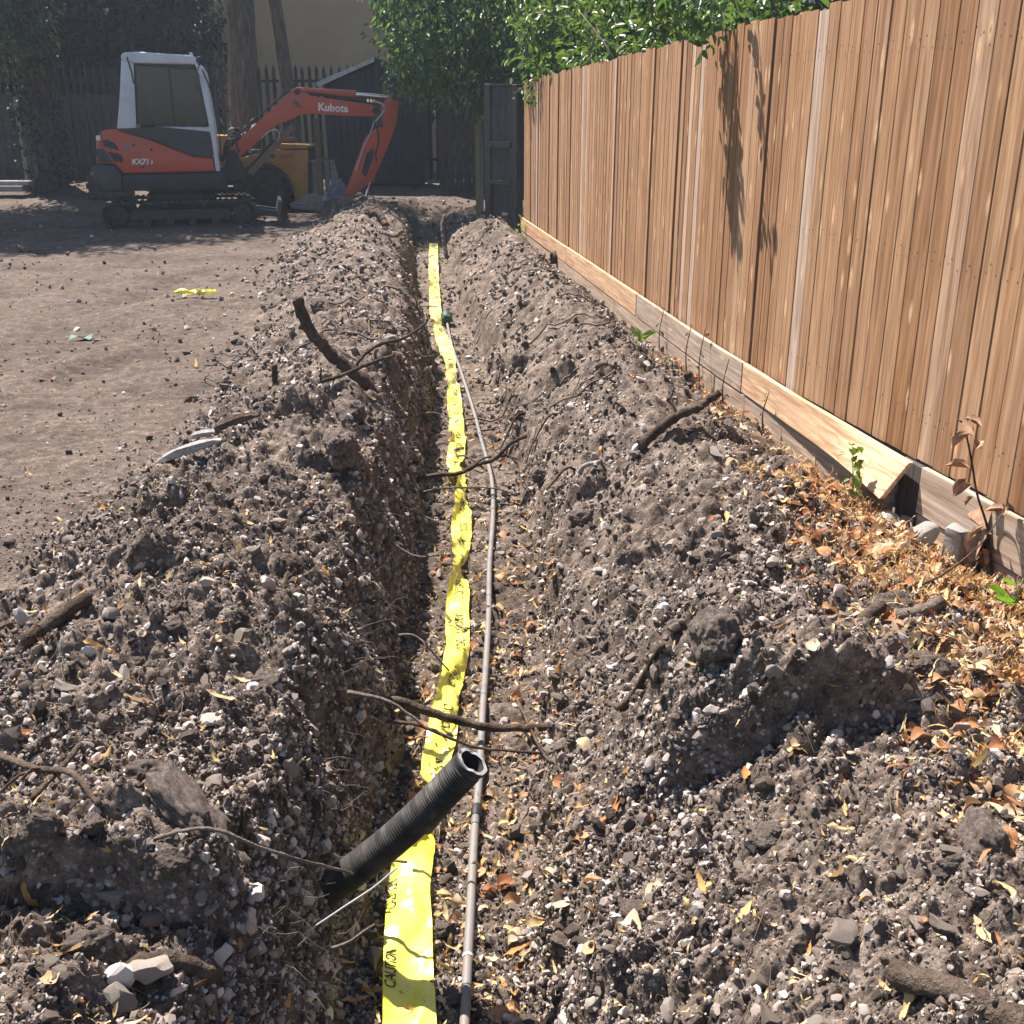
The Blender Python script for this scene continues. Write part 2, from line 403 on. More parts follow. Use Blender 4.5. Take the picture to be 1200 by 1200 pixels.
M['leaf_dry'] = randcol('dry_leaf', [(0, (.30, .125, .06)), (.3, (.42, .20, .095)), (.55, (.46, .29, .16)), (.78, (.54, .41, .25)), (.92, (.60, .50, .36)), (1, (.24, .105, .06))], .75, .3, .001, 70, trans=.2)
M['bark'] = noisy('root_bark', [(.035, .026, .020), (.085, .064, .050), (.15, .118, .095)], 16, .95, (1, 1, 1), bs=1.0, bd=.02, detail=8, spec=.15)
M['hair'] = noisy('hair_root', [(.075, .058, .046), (.15, .122, .10)], 30, .9)
M['bark_pale'] = noisy('pale_root', [(.10, .082, .068), (.21, .18, .155)], 22, .95, bs=1.0, bd=.014, detail=8, spec=.15)
M['oldwood'] = noisy('weathered_wood', [(.12, .112, .106), (.24, .23, .22), (.33, .32, .31)], 14, .9, (1, 6, 6), bs=.6, bd=.003)
M['fence'] = wood_material('feather_edge_timber', [(0, (.29, .162, .083)), (.16, (.33, .195, .105)), (.3, (.225, .118, .056)), (.46, (.34, .212, .120)), (.6, (.30, .170, .088)), (.74, (.20, .104, .050)), (.84, (.33, .205, .116)), (.92, (.42, .305, .225)), (1, (.39, .31, .25))], (.37, .255, .17))
M['gravel_new'] = wood_material('new_gravel_board', [(0, (.50, .34, .22)), (.5, (.54, .37, .235)), (1, (.46, .30, .185))], (.52, .39, .29), axis='x')
M['gravel_old'] = wood_material('grey_gravel_board', [(0, (.34, .275, .22)), (.5, (.40, .32, .255)), (1, (.31, .25, .20))], (.37, .32, .28), axis='x')
M['concrete'] = noisy('concrete', [(.22, .205, .19), (.33, .31, .29), (.42, .40, .375)], 16, .92, bs=.7, bd=.006)
M['orange'] = painted('orange_red_paint', (.50, .085, .042), (.22, .155, .12), .5)
M['white'] = painted('cab_white', (.58, .61, .65), (.27, .25, .23), .55)
M['black'] = painted('black_paint', (.018, .019, .021), (.07, .06, .052), .5, .5)
M['charcoal'] = painted('charcoal_plastic', (.045, .050, .058), (.14, .12, .10), .6, .55)
M['navy'] = painted('dark_door_paint', (.020, .026, .036), (.07, .06, .055), .35, .35)
M['rubber'] = noisy('rubber', [(.016, .016, .016), (.04, .037, .033), (.08, .066, .055)], 9, .9, bs=.5, bd=.01)
M['steel'] = noisy('track_steel', [(.028, .026, .025), (.065, .058, .052)], 10, .6, metallic=.3, bs=.3, bd=.003)
M['bright_steel'] = simple('bright_steel', (.7, .7, .7), .22, 1.0)
M['bucket_steel'] = noisy('worn_bucket_steel', [(.05, .04, .035), (.12, .095, .08), (.22, .19, .17)], 9, .55, metallic=.4, bs=.4, bd=.004)
M['hose'] = simple('hydraulic_hose', (.02, .02, .021), .5)
M['hose_pale'] = simple('pale_hose', (.42, .40, .38), .5)
M['decal'] = simple('white_decal', (.72, .70, .67), .5)
M['decal_black'] = simple('black_print', (.015, .015, .015), .6)
M['decal_red'] = simple('red_print', (.34, .06, .03), .6)
M['blue_decal'] = simple('blue_decal', (.10, .22, .34), .5)
M['grey_decal'] = simple('dim_decal', (.40, .16, .10), .5)
M['yellow'] = painted('yellow_machine_paint', (.40, .225, .05), (.12, .09, .06), .8)
M['brown_steel'] = painted('brown_steel', (.13, .085, .065), (.08, .06, .05), .6)
M['seat'] = noisy('seat_cloth', [(.20, .14, .07), (.34, .24, .12)], 20, .9)
M['glass'] = glass_material()
M['tape'] = None
M['pipe_black'] = noisy('black_ribbed_plastic', [(.016, .016, .017), (.042, .040, .039), (.12, .108, .098)], 14, .72, bs=.25, bd=.002, spec=.3, lo=.36, hi=.74, detail=8)
M['pipe_rim'] = noisy('cut_plastic_rim', [(.20, .21, .22), (.38, .39, .40)], 30, .6)
M['pipe_grey'] = noisy('dusty_water_pipe', [(.11, .107, .108), (.175, .168, .165), (.17, .142, .12)], 9, .6, bs=.15, bd=.001)
M['coupling'] = simple('dark_green_plastic', (.025, .06, .05), .5)
M['wire'] = simple('pale_wire', (.5, .5, .5), .45)
M['shed'] = noisy('dark_shed_paint', [(.026, .028, .032), (.045, .047, .052)], 5, .75, bs=.1)
M['felt'] = noisy('roofing_felt', [(.10, .10, .105), (.16, .16, .165)], 30, .95)
M['verge'] = noisy('weathered_white_trim', [(.35, .36, .37), (.55, .56, .57)], 12, .7)
M['palisade'] = painted('palisade_paint', (.022, .026, .030), (.05, .045, .04), .4, .5)
M['render'] = noisy('tan_render', [(.42, .30, .175), (.52, .38, .23)], .8, .95, bs=.2, bd=.01)
M['render_edge'] = noisy('brown_corner_trim', [(.16, .10, .075), (.22, .14, .10)], 8, .8)
M['bark_tree'] = noisy('tree_bark', [(.05, .038, .030), (.12, .095, .078), (.20, .165, .14)], 5, .95, (5, 5, .7), bs=1., bd=.03)
M['leaf_dark'] = leafmat('evergreen_leaves', [(.010, .018, .018), (.018, .032, .028), (.032, .052, .038)], .1, .75)
M['leaf_lime'] = leafmat('lime_tree_leaves', [(.022, .038, .020), (.044, .070, .032), (.075, .11, .048), (.12, .15, .07)], .25)
M['leaf_laurel'] = leafmat('laurel_leaves', [(.028, .058, .034), (.058, .115, .058), (.10, .18, .078), (.20, .27, .10)], .38, .42)
M['leaf_sunny'] = leafmat('sunlit_laurel_leaves', [(.022, .048, .022), (.046, .095, .034), (.09, .155, .045), (.20, .25, .08)], .34, .40)  # sunlight on the laurel leaves is put into these greens
M['leaf_bright'] = leafmat('young_green_leaves', [(.08, .20, .02), (.16, .32, .04), (.25, .40, .07)], .4, .4)
M['leaf_weed'] = leafmat('weed_leaves', [(.05, .11, .02), (.14, .22, .05), (.25, .3, .09)], .35, .5)
M['dead_leaf'] = noisy('dead_brown_leaf', [(.16, .085, .05), (.30, .18, .11), (.42, .28, .19)], 30, .8)
M['darkwood'] = noisy('dark_stained_boards', [(.030, .028, .028), (.060, .056, .055), (.10, .095, .09)], 6, .85, (8, 8, .8), bs=.4)
M['post_wood'] = noisy('treated_post', [(.20, .18, .09), (.34, .29, .17)], 6, .85, (8, 8, .8), bs=.4)
M['greenplastic'] = simple('green_plastic', (.04, .14, .09), .4)

def tape_material():
    m, nt, b = nodemat('yellow_warning_tape'); v = coords(nt)
    f = noise(nt, v, 5, 6, .7)
    c = ramp(nt, f, [(.3, (.88, .82, .07)), (.6, (.93, .90, .16)), (.78, (.72, .60, .06))])
    d = ramp(nt, noise(nt, v, 38, 4, .7), [(.60, (0, 0, 0)), (.74, (.55, .55, .55))])
    c = mixc(nt, d, c, (.35, .28, .12))
    gp = N(nt, 'ShaderNodeSeparateXYZ'); nt.links.new(v, gp.inputs[0]); fy = N(nt, 'ShaderNodeMapRange'); nt.links.new(gp.outputs[1], fy.inputs[0]); fy.inputs[1].default_value = 6.; fy.inputs[2].default_value = 9.; fy.inputs[3].default_value = .18; fy.inputs[4].default_value = .9
    dd = N(nt, 'ShaderNodeMath', operation='MULTIPLY'); nt.links.new(ramp(nt, noise(nt, v, 7, 6, .75), [(.40, (0, 0, 0)), (.58, (1, 1, 1))]), dd.inputs[0]); nt.links.new(fy.outputs[0], dd.inputs[1])
    c = mixc(nt, dd.outputs[0], c, (.62, .58, .40))
    nt.links.new(c, b.inputs['Base Color']); b.inputs['Roughness'].default_value = .32; b.inputs['Specular IOR Level'].default_value = .55
    tr = nt.nodes.new('ShaderNodeBsdfTranslucent'); nt.links.new(c, tr.inputs[0]); mx = nt.nodes.new('ShaderNodeMixShader'); mx.inputs[0].default_value = .25
    out = [n for n in nt.nodes if n.type == 'OUTPUT_MATERIAL'][0]
    nt.links.new(b.outputs[0], mx.inputs[1]); nt.links.new(tr.outputs[0], mx.inputs[2]); nt.links.new(mx.outputs[0], out.inputs[0])
    bump(nt, b, noise(nt, v, 28, 3, .6, 1.2), .35, .006)
    return m
M['tape'] = tape_material()

# ------------------------------------------------------------------ ground
def build_ground():
    th = np.linspace(R(54), R(3.55), 1150); yf = 1.53 / np.tan(th)
    ys = np.concatenate([np.linspace(-3, 0, 10)[:-1], np.linspace(0, yf[0], 45)[:-1], yf, [26, 28, 31, 36, 44, 60]])
    w = lambda s: 1 + 1.6 * ((s > -.20) & (s < -.05))
    ss = np.linspace(-.58, .52, 4000); cw = np.cumsum(w(ss)); sf = np.interp(np.linspace(cw[0], cw[-1], 650), cw, ss)
    sf = np.concatenate([[-2.6, -1.8, -1.3, -1.0, -.8, -.68, -.62], sf, [.58, .7, 1.0, 1.5, 2.2]])
    S, Y = np.meshgrid(sf, ys); X = S * (np.abs(Y) + .9)
    z, loose, infl = terrain(X.ravel(), Y.ravel(), True)
    V = np.stack([X.ravel(), Y.ravel(), z], 1)
    nr, nc = X.shape; i = np.arange(nr * nc).reshape(nr, nc)
    F = np.stack([i[:-1, :-1].ravel(), i[:-1, 1:].ravel(), i[1:, 1:].ravel(), i[1:, :-1].ravel()], 1)
    me = np_mesh('ground', V, F, M['soil'], 180)
    for nm, a in (('loose', np.clip(loose + .35 * infl, 0, 1)), ('floor', infl)):
        at = me.attributes.new(nm, 'FLOAT', 'POINT'); at.data.foreach_set('value', np.clip(a, 0, 1).astype(np.float32))
    return tag(link('ground', me), kind='structure')
build_ground()

def sample_ground(n, ymin=1.05, ymax=22, smin=-.56, smax=.46, seed=0):
    """points on the ground, thinned out with distance"""
    r = np.random.default_rng(seed)
    t0 = math.atan(1.53 / ymin); t1 = math.atan(1.53 / ymax)
    y = 1.53 / np.tan(r.uniform(t1, t0, n)); x = r.uniform(smin, smax, n) * (y + .9)
    k = x < fence_x(y) - .06
    return x[k], y[k]

def surf(x, y, e=.012):
    z = terrain(x, y); gx = (terrain(x + e, y) - terrain(x - e, y)) / (2 * e); gy = (terrain(x, y + e) - terrain(x, y - e)) / (2 * e)
    n = np.stack([-gx, -gy, np.ones_like(gx)], -1); n /= np.linalg.norm(n, axis=-1, keepdims=True)
    return z, n

def zone(x, y):
    """0 left flat, 1 left heap, 2 trench, 3 right heap, 4 strip by the fence"""
    z, l, f, s, u = macro(np.atleast_1d(np.asarray(x, float)), np.atleast_1d(np.asarray(y, float)))
    xc = trench_x(np.atleast_1d(y))
    o = np.where(np.atleast_1d(x) < xc, np.where(s > .93, 0, 1), np.where(u > .86, 4, 3))
    return np.where(f > 0, 2, o)

# ------------------------------------------------------------------ building and sheds at the back
def part(name, bm, mat, root, bevel=0, seg=2, smooth=35):
    """mesh given in world coordinates, parented to an un-rotated root"""
    bmesh.ops.translate(bm, verts=bm.verts, vec=-Vector(root.location))
    return obj(name, bm, mat, root, bevel=bevel, seg=seg, smooth=smooth)

bd = thing('building', 'tall plain tan rendered building behind the palisade fence', 'building', (-3, 27, .4))
part('wall', box(bmesh.new(), -7.05, 1.8, 27, 34, .2, 6.2), M['render'], bd)
part('corner_trim', box(bmesh.new(), -7.2, -7.05, 26.95, 34, .2, 6.3), M['render_edge'], bd)
part('roof', box(bmesh.new(), -7.4, 2.0, 26.8, 34.2, 6.3, 6.5), M['felt'], bd)
part('plinth', box(bmesh.new(), -7.05, 1.8, 26.94, 27, .2, .6), M['concrete'], bd)

sh = thing('garden_shed', 'dark painted garden shed with a pitched felt roof and pale verge', 'shed', (-2.6, 22, .4))
AX, EL, ER = -2.56, -3.62, -1.62
nb = 14
for k in range(nb):                                    # upright boards of the gable end
    x0 = -3.52 + k * (1.80 / nb); x1 = x0 + 1.80 / nb - .008
    zt = lambda x: 2.52 - (abs(x - AX) * (.40 if x < AX else .34))
    bm = prism(bmesh.new(), [(x0, .35), (x1, .35), (x1, zt(x1)), (x0, zt(x0))] if not x0 < AX < x1 else [(x0, .35), (x1, .35), (x1, zt(x1)), (AX, 2.52), (x0, zt(x0))], 21.5 + .004 * (k % 2), 21.53 + .004 * (k % 2))
    part('board', bm, M['shed'], sh)
part('wall', prism(bmesh.new(), [(-3.52, .35), (-1.72, .35), (-1.72, 2.2), (AX, 2.50), (-3.52, 2.1)], 21.54, 23.3), M['shed'], sh)
part('roof_panel', prism(bmesh.new(), [(EL, 2.13), (AX, 2.56), (AX, 2.60), (EL - .03, 2.165)], 21.38, 23.4), M['felt'], sh)
part('roof_panel', prism(bmesh.new(), [(AX + .002, 2.56), (ER, 2.235), (ER + .03, 2.27), (AX + .002, 2.60)], 21.38, 23.4), M['felt'], sh)
part('verge_board', prism(bmesh.new(), [(EL - .02, 2.10), (AX, 2.54), (AX, 2.615), (EL - .05, 2.18)], 21.345, 21.375), M['verge'], sh)
part('verge_board', prism(bmesh.new(), [(AX + .003, 2.54), (ER + .02, 2.215), (ER + .05, 2.27), (AX + .003, 2.615)], 21.345, 21.375), M['shed'], sh)['label'] = 'dark right-hand verge board'

# palisade fence: every pale a part
pf = thing('palisade_fence', 'dark steel palisade fence with pointed pales in front of the tan building', 'fence', (-6, 22.6, .4))
def pale_mesh():
    bm = bmesh.new(); w = .034
    pr = [(-w, 0), (-w * .35, -.014), (w * .35, -.014), (w, 0), (w * .35, -.006), (-w * .35, -.006)]
    lo = [bm.verts.new((x, y, 0)) for x, y in pr]; hi = [bm.verts.new((x, y, 2.06)) for x, y in pr]; tp = bm.verts.new((0, -.01, 2.16))
    for k in range(6): bm.faces.new((lo[k], lo[(k + 1) % 6], hi[(k + 1) % 6], hi[k])); bm.faces.new((hi[k], hi[(k + 1) % 6], tp))
    me = bpy.data.meshes.new('pale'); bmesh.ops.recalc_face_normals(bm, faces=bm.faces); bm.to_mesh(me); bm.free(); return finish(me, M['palisade'])
pm = pale_mesh()
for k in range(92):
    x = -13.6 + k * .146
    o = link('pale', pm, pf, Vector((x + rnd.uniform(-.006, .006), 22.48, .38 + rnd.uniform(-.01, .015))) - Vector(pf.location)); o.rotation_euler = (0, rnd.uniform(-.012, .012), 0)
for z in (.75, 2.22): part('rail', box(bmesh.new(), -13.7, -.2, 22.5, 22.55, z, z + .05), M['palisade'], pf)
for x in np.arange(-13.4, -.1, 2.75): part('post', box(bmesh.new(), x, x + .06, 22.56, 22.66, .2, 2.45), M['palisade'], pf)

# old dark fence panel where the new fence stops
of = thing('old_fence_panel', 'old dark stained fence panel with two posts at the far end of the new fence', 'fence', (-.12, 15.75, .2))
dirn = Vector((.52, -.62, 0)).normalized(); nrm = Vector((-dirn.y, dirn.x, 0)) * -1
def slab(a, b, z0, z1, t0, t1, p0=Vector((-.36, 16.05, 0))):
    bm = bmesh.new(); c = []
    for z in (z0, z1):
        for u, v in ((a, t0), (b, t0), (b, t1), (a, t1)): c.append(bm.verts.new(p0 + dirn * u + nrm * v + Vector((0, 0, z))))
    for f in ((3, 2, 1, 0), (4, 5, 6, 7), (0, 1, 5, 4), (1, 2, 6, 5), (2, 3, 7, 6), (3, 0, 4, 7)): bm.faces.new([c[i] for i in f])
    return bm
part('post', slab(0, .13, .02, 2.0, -.06, .05), M['darkwood'], of, .006, 1)
part('post', slab(.62, .73, .02, 1.98, -.06, .06), M['darkwood'], of, .006, 1)
for k, (z0, z1, t) in enumerate(((.25, .72, .0), (.70, 1.22, .02), (1.2, 1.72, .03), (1.70, 1.96, .015))):
    for j in range(3):
        part('slat', slab(.135 + j * .16, .135 + j * .16 + .154, z0 + rnd.uniform(-.03, .03), z1 + rnd.uniform(-.02, .02), t - .03 + rnd.uniform(-.012, .012), t), M['darkwood'], of, .004, 1)
part('rail', slab(.13, .62, 1.97, 2.0, -.05, .055), M['darkwood'], of)
part('rail', slab(.133, .617, 1.16, 1.24, .06, .09), M['darkwood'], of)
part('rail', slab(.133, .617, .66, .72, .05, .08), M['darkwood'], of)

po = thing('fence_post', 'pale olive timber post standing left of the old dark fence panel', 'post', (-.53, 18.2, .2))
part('post', box(bmesh.new(), -.60, -.515, 18.2, 18.29, .0, 1.46), M['post_wood'], po, .006, 1)
part('batten', box(bmesh.new(), -.512, -.47, 18.21, 18.25, .1, 1.42), M['oldwood'], po, .004, 1)
po = thing('fence_post', 'thin pale post standing beside the ivy covered trunk', 'post', (-9.05, 20.7, .2))
part('post', box(bmesh.new(), -9.10, -9.02, 20.7, 20.78, .1, 1.95), M['oldwood'], po, .006, 1)
part('cap', box(bmesh.new(), -9.11, -9.01, 20.69, 20.79, 1.952, 1.97), M['oldwood'], po)

bk = thing('back_fence', 'dark upright board fence half hidden under the drooping leaves', 'fence', (.2, 20.6, .3))
for k in range(17):
    x = -1.35 + k * .152
    part('board', box(bmesh.new(), x, x + .143, 20.6 + rnd.uniform(-.008, .008), 20.62 + .01 * (k % 2), .15, 1.75 + rnd.uniform(-.02, .02)), M['darkwood'], bk)
part('rail', box(bmesh.new(), -1.4, 1.3, 20.64, 20.7, 1.3, 1.38), M['darkwood'], bk)
lf = thing('back_fence', 'dark weathered board fence behind the ivy covered trunk', 'fence', (-10, 21.9, .3))
for k in range(44):
    x = -13.4 + k * .152
    part('board', box(bmesh.new(), x, x + .142, 21.9 + rnd.uniform(-.01, .01), 21.93 + .01 * (k % 2), .25, 2.0 + rnd.uniform(-.03, .03)), M['darkwood'], lf)
part('rail', box(bmesh.new(), -13.5, -6.6, 21.95, 22.0, 1.5, 1.6), M['darkwood'], lf)

# ------------------------------------------------------------------ the new close board fence
PB = 0.26      # foot of the boards
ff = thing('close_board_fence', 'tall new feather edge timber fence running along the right of the trench', 'fence', (1.2, 6.5, 0))
yy = np.linspace(15.1, .3, 3000); xx = fence_x(yy)
kk = np.ones(61) / 61; xs = np.convolve(np.pad(xx, 30, mode='edge'), kk, 'valid'); xs[:40] = xx[:40]; xs[-40:] = xx[-40:]
FS = np.concatenate([[0], np.cumsum(np.hypot(np.diff(xs), np.diff(yy)))])
def fpt(s):
    """point on the fence line and its direction (towards the camera) at run s"""
    x = np.interp(s, FS, xs); y = np.interp(s, FS, yy); x2 = np.interp(s + .15, FS, xs); y2 = np.interp(s + .15, FS, yy)
    d = Vector((x2 - x, y2 - y, 0)); 
    if d.length < 1e-4: d = Vector((.2, -1, 0))
    return Vector((x, y, 0)), d.normalized()
def run_of_y(y): return float(np.interp(-y, -yy, FS))
def fence_board(w, h, thick, thin, skew, bow=0):
    bm = bmesh.new(); a = []
    for z in (0, h):
        k = skew * z
        for u, v in ((0 + k, 0), (w + k, -.002), (w + k, -.002 - thick), (w - .002 + k, -.003 - thick), (w * .5 + k, -.002 - (thick + thin) * .5 - bow), (0 + k, -thin)):
            a.append(bm.verts.new((u, v, z)))
    n = 6
    bm.faces.new(a[:n][::-1]); bm.faces.new(a[n:])
    for i in range(n): bm.faces.new((a[i], a[(i + 1) % n], a[n + (i + 1) % n], a[n + i]))
    bmesh.ops.recalc_face_normals(bm, faces=bm.faces)
    me = bpy.data.meshes.new('fence_board'); bm.to_mesh(me); bm.free(); return finish(me, M['fence'])
s = 0.0; nb = 0; nails = bmesh.new(); BW = []
while s < FS[-1] - .2:
    w = rnd.choice((.098, .105, .11, .112, .118, .125)) ; p, d = fpt(s)
    fr = rnd.random()
    th = .0058 + .0025 * rnd.random() + (.011 if fr > .92 else 0)
    me = fence_board(w + .022, 1.742 + rnd.uniform(-.012, .010), th, .005, rnd.uniform(-.005, .005), rnd.uniform(-.0015, .003))
    o = link('fence_board', me, ff); o.location = p + Vector((0, 0, PB + rnd.uniform(-.003, .004))) - Vector(ff.location)
    o.rotation_euler = (0, rnd.uniform(-.003, .003), math.atan2(d.y, d.x) + rnd.uniform(.0, .02)); nb += 1
    nv = Vector((d.y, -d.x, 0)); nv = nv if nv.x < 0 else -nv
    for zz in (.45, 1.05, 1.82):
        for q in (.35, .8):
            c = p + d * (w * q) + nv * (.012 + .010 * q) + Vector((0, 0, zz + rnd.uniform(-.012, .012)))
            ring = [nails.verts.new(c + nv * .0015 + d * (.0045 * math.cos(t)) + Vector((0, 0, .0045 * math.sin(t)))) for t in np.linspace(0, 6.28, 7)[:6]]
            nails.faces.new(ring)
    s += w
tag(part('nail', nails, M['steel'], ff), kind='stuff')
for zz in (.5, 1.12, 1.82):           # arris rails on the back
    bm = bmesh.new(); st = np.arange(.02, FS[-1] - .1, .5)
    pts = [fpt(q)[0] + Vector((.05, 0, zz)) for q in st]; tube(bm, pts, .035, 4); part('rail', bm, M['post_wood'], ff)

def plank(name, s0, s1, z0, z1, off0, off1, mat, kick0=0, kick1=0, n=6, thick=.026, label=None):
    """gravel board along the fence; kick leans its lower edge outward, off = distance off the fence face"""
    bm = bmesh.new(); A = []
    for i in range(n + 1):
        t = i / n; p, d = fpt(s0 + (s1 - s0) * t); nv = Vector((d.y, -d.x, 0)); nv = nv if nv.x < 0 else -nv
        o = off0 + (off1 - off0) * t; k = kick0 + (kick1 - kick0) * t ** 3
        zt = (z1[0] + (z1[1] - z1[0]) * t) if isinstance(z1, tuple) else z1
        zb = (z0[0] + (z0[1] - z0[0]) * t) if isinstance(z0, tuple) else z0
        A.append([bm.verts.new(p + nv * (o + a + b) + Vector((0, 0, z))) for a, b, z in ((0, k, zb), (thick, k, zb), (thick, k * .1, zt), (0, k * .1, zt))])
    bm.faces.new(A[0]); bm.faces.new(A[-1][::-1])
    for a, b in zip(A[:-1], A[1:]):
        for j in range(4): bm.faces.new((a[j], b[j], b[(j + 1) % 4], a[(j + 1) % 4]))
    c = fpt((s0 + s1) / 2)[0] + Vector((0, 0, (z0[0] if isinstance(z0, tuple) else z0)))
    # put the mesh in the plank's own frame so that the grain runs along it
    ang = math.atan2(fpt((s0 + s1) / 2)[1].y, fpt((s0 + s1) / 2)[1].x)
    mw = Matrix.Translation(c) @ Matrix.Rotation(ang, 4, 'Z')
    bmesh.ops.transform(bm, matrix=mw.inverted(), verts=bm.verts)
    o = obj(name, bm, mat, ff, bevel=.003, seg=1)
    o.location = c - Vector(ff.location); o.rotation_euler = (0, 0, ang)
    if label: o['label'] = label
    return o
ry = run_of_y
SL = ry(3.97)     # near end of the lifted plank
plank('gravel_board', .02, ry(11.4), (.10, .105), .272, .026, .026, M['gravel_new'])
plank('gravel_board', ry(11.38), ry(8.2), (.105, .105), .275, .026, .027, M['gravel_new'])
plank('gravel_board', ry(8.18), ry(5.75), (.105, .11), .275, .027, .028, M['gravel_old'])
plank('gravel_board', ry(5.73), SL, (.115, .125), (.278, .270), .03, .045, M['gravel_new'], 0, .12, 10, label='pale new gravel board with its near end kicked outward')
plank('gravel_board', .02, ry(12.2), -.10, .096, .018, .018, M['gravel_old'])
plank('gravel_board', ry(12.18), ry(9.0), -.10, .099, .022, .022, M['gravel_old'])
plank('gravel_board', ry(8.98), ry(6.2), -.10, .099, .024, .024, M['gravel_old'])
plank('gravel_board', ry(6.18), ry(4.12), -.10, (.099, .105), .024, .024, M['gravel_old'])
plank('gravel_board', ry(3.93), ry(1.6), .075, (.262, .268), .024, .026, M['gravel_old'], label='weathered gravel board with the swirling grain nearest the camera')
plank('gravel_board', ry(3.93), ry(1.6), -.12, .068, .016, .018, M['gravel_old'])
plank('gravel_board', ry(4.10), ry(3.95), -.12, .25, .004, .004, M['darkwood'])
plank('gravel_board', ry(1.58), ry(.4), .075, .264, .024, .026, M['gravel_old'])
plank('gravel_board', ry(1.58), ry(.4), -.12, .068, .016, .018, M['gravel_old'])

# ------------------------------------------------------------------ trees and foliage
def leaves(C, n, spread, size, seed, droop=.5, aspect=.42, outward=None, fold=.25):
    """leaf blades gathered round the cluster centres C; each two folded quads"""
    r = np.random.default_rng(seed); m = len(C)
    c = np.repeat(C, n, 0); k = m * n
    off = r.normal(0, 1, (k, 3)); off /= np.linalg.norm(off, axis=1, keepdims=True) + 1e-9
    off *= (r.random((k, 1)) ** .5) * spread; p = c + off
    d = off / spread + r.normal(0, .55, (k, 3)); d[:, 2] -= droop
    d /= np.linalg.norm(d, axis=1, keepdims=True) + 1e-9
    up = r.normal(0, .45, (k, 3)); up[:, 2] += 1
    sd = np.cross(d, up); sd /= np.linalg.norm(sd, axis=1, keepdims=True) + 1e-9
    nn = np.cross(sd, d)
    L = size * r.uniform(.55, 1.25, (k, 1)); w = L * aspect * r.uniform(.8, 1.2, (k, 1)) * .5
    b = p; t = p + d * L - nn * L * .12
    l1 = p + d * L * .3 + sd * w + nn * w * fold * 2; l2 = p + d * L * .68 + sd * w * .8 + nn * w * fold * 2
    r1 = p + d * L * .3 - sd * w + nn * w * fold * 2; r2 = p + d * L * .68 - sd * w * .8 + nn * w * fold * 2
    V = np.stack([b, l1, l2, t, r2, r1], 1).reshape(-1, 3); i = np.arange(k)[:, None] * 6
    F = np.concatenate([i + np.array([[0, 1, 2, 3]]), i + np.array([[3, 4, 5, 0]])], 0)
    return V, F

def crown_centres(vol, n, seed, shell=.55):
    r = np.random.default_rng(seed); out = []
    tot = sum(v[3] * v[4] * v[5] for v in vol)
    for cx, cy, cz, a, b, c in vol:
        k = max(4, int(n * a * b * c / tot)); d = r.normal(0, 1, (k, 3)); d /= np.linalg.norm(d, axis=1, keepdims=True)
        rad = (shell + (1 - shell) * r.random((k, 1))) * (.82 + .3 * r.random((k, 1)))
        out.append(np.array([cx, cy, cz]) + d * rad * np.array([a, b, c]))
    return np.concatenate(out)

def limb(root, pts, r0, r1, name='branch', n=8, mat='bark_tree', rough=.08):
    P = smooth_path(pts, .25); m = len(P); bm = bmesh.new()
    tube(bm, P, [r0 + (r1 - r0) * i / (m - 1) for i in range(m)], n, rough=rough)
    return part(name, bm, M[mat], root, smooth=180)

def crown(root, C, n, spread, size, seed, mat, **kw):
    V, F = leaves(C, n, spread, size, seed, **kw)
    V = V - np.array(root.location)
    return link('crown', np_mesh('crown', V, F, M[mat]), root)

t = thing('tree', 'stout tree trunk rising just right of the excavator cab', 'tree', (-5.0, 20.9, .3))
limb(t, [(-5.0, 20.9, .1), (-4.98, 20.9, .7), (-4.93, 20.9, 2), (-4.86, 20.95, 3.6), (-4.95, 21.2, 5.6), (-5.3, 21.7, 7.6), (-5.6, 22.1, 9.6)], .30, .12, 'trunk', 14, rough=.06)
limb(t, [(-5.05, 21.5, 6), (-6.2, 22.2, 7.3), (-7.6, 23, 8.6)], .11, .03)
crown(t, crown_centres([(-5.7, 22.2, 9.5, 2.4, 2.3, 1.7)], 260, 3, .2), 34, .34, .15, 4, 'leaf_lime')
t = thing('tree', 'slim leaning tree trunk to the right of the stout one', 'tree', (-4.12, 21.1, .3))
limb(t, [(-4.05, 21.1, .1), (-4.1, 21.1, 1.4), (-4.2, 21.1, 2.6), (-4.35, 21.15, 4), (-4.9, 21.8, 6.4), (-6.2, 23, 8.2)], .15, .06, 'trunk', 12, rough=.06)
limb(t, [(-4.3, 21.1, 3.6), (-4.2, 21, 3.2), (-4.27, 20.95, 2.7)], .02, .008)
crown(t, crown_centres([(-6.9, 23.8, 8.0, 1.2, 1.0, .9)], 40, 5), 30, .32, .15, 6, 'leaf_lime')
t = thing('tree', 'broad ivy covered trunk at far left with pale leaves hanging over it', 'tree', (-8.75, 20.9, .3))
limb(t, [(-8.78, 20.9, .1), (-8.75, 20.9, .9), (-8.7, 20.9, 2.2), (-8.75, 20.8, 3.6), (-9.1, 20.3, 5.2), (-9.5, 19.7, 7.4)], .38, .12, 'trunk', 14, rough=.07)
for e in ((-8.2, 19.3, 3.2), (-10.6, 19.2, 3.9), (-7.7, 20.0, 4.6), (-9.6, 18.4, 5.2), (-11.6, 19.6, 6.2), (-7.6, 18.5, 6.6)):
    limb(t, [(-8.85, 20.6, 4.0), ((-8.8 + e[0]) / 2, (20.5 + e[1]) / 2, max(4.3, e[2] + .4)), e], .07, .015)
hang = rng.uniform((-10.8, 18.8, 2.35), (-7.6, 20.2, 4.2), (120, 3)); hang = hang[(hang[:, 2] > 2.45 + .55 * np.sin(hang[:, 0] * 2.3) + .5 * (hang[:, 0] > -8.2))]
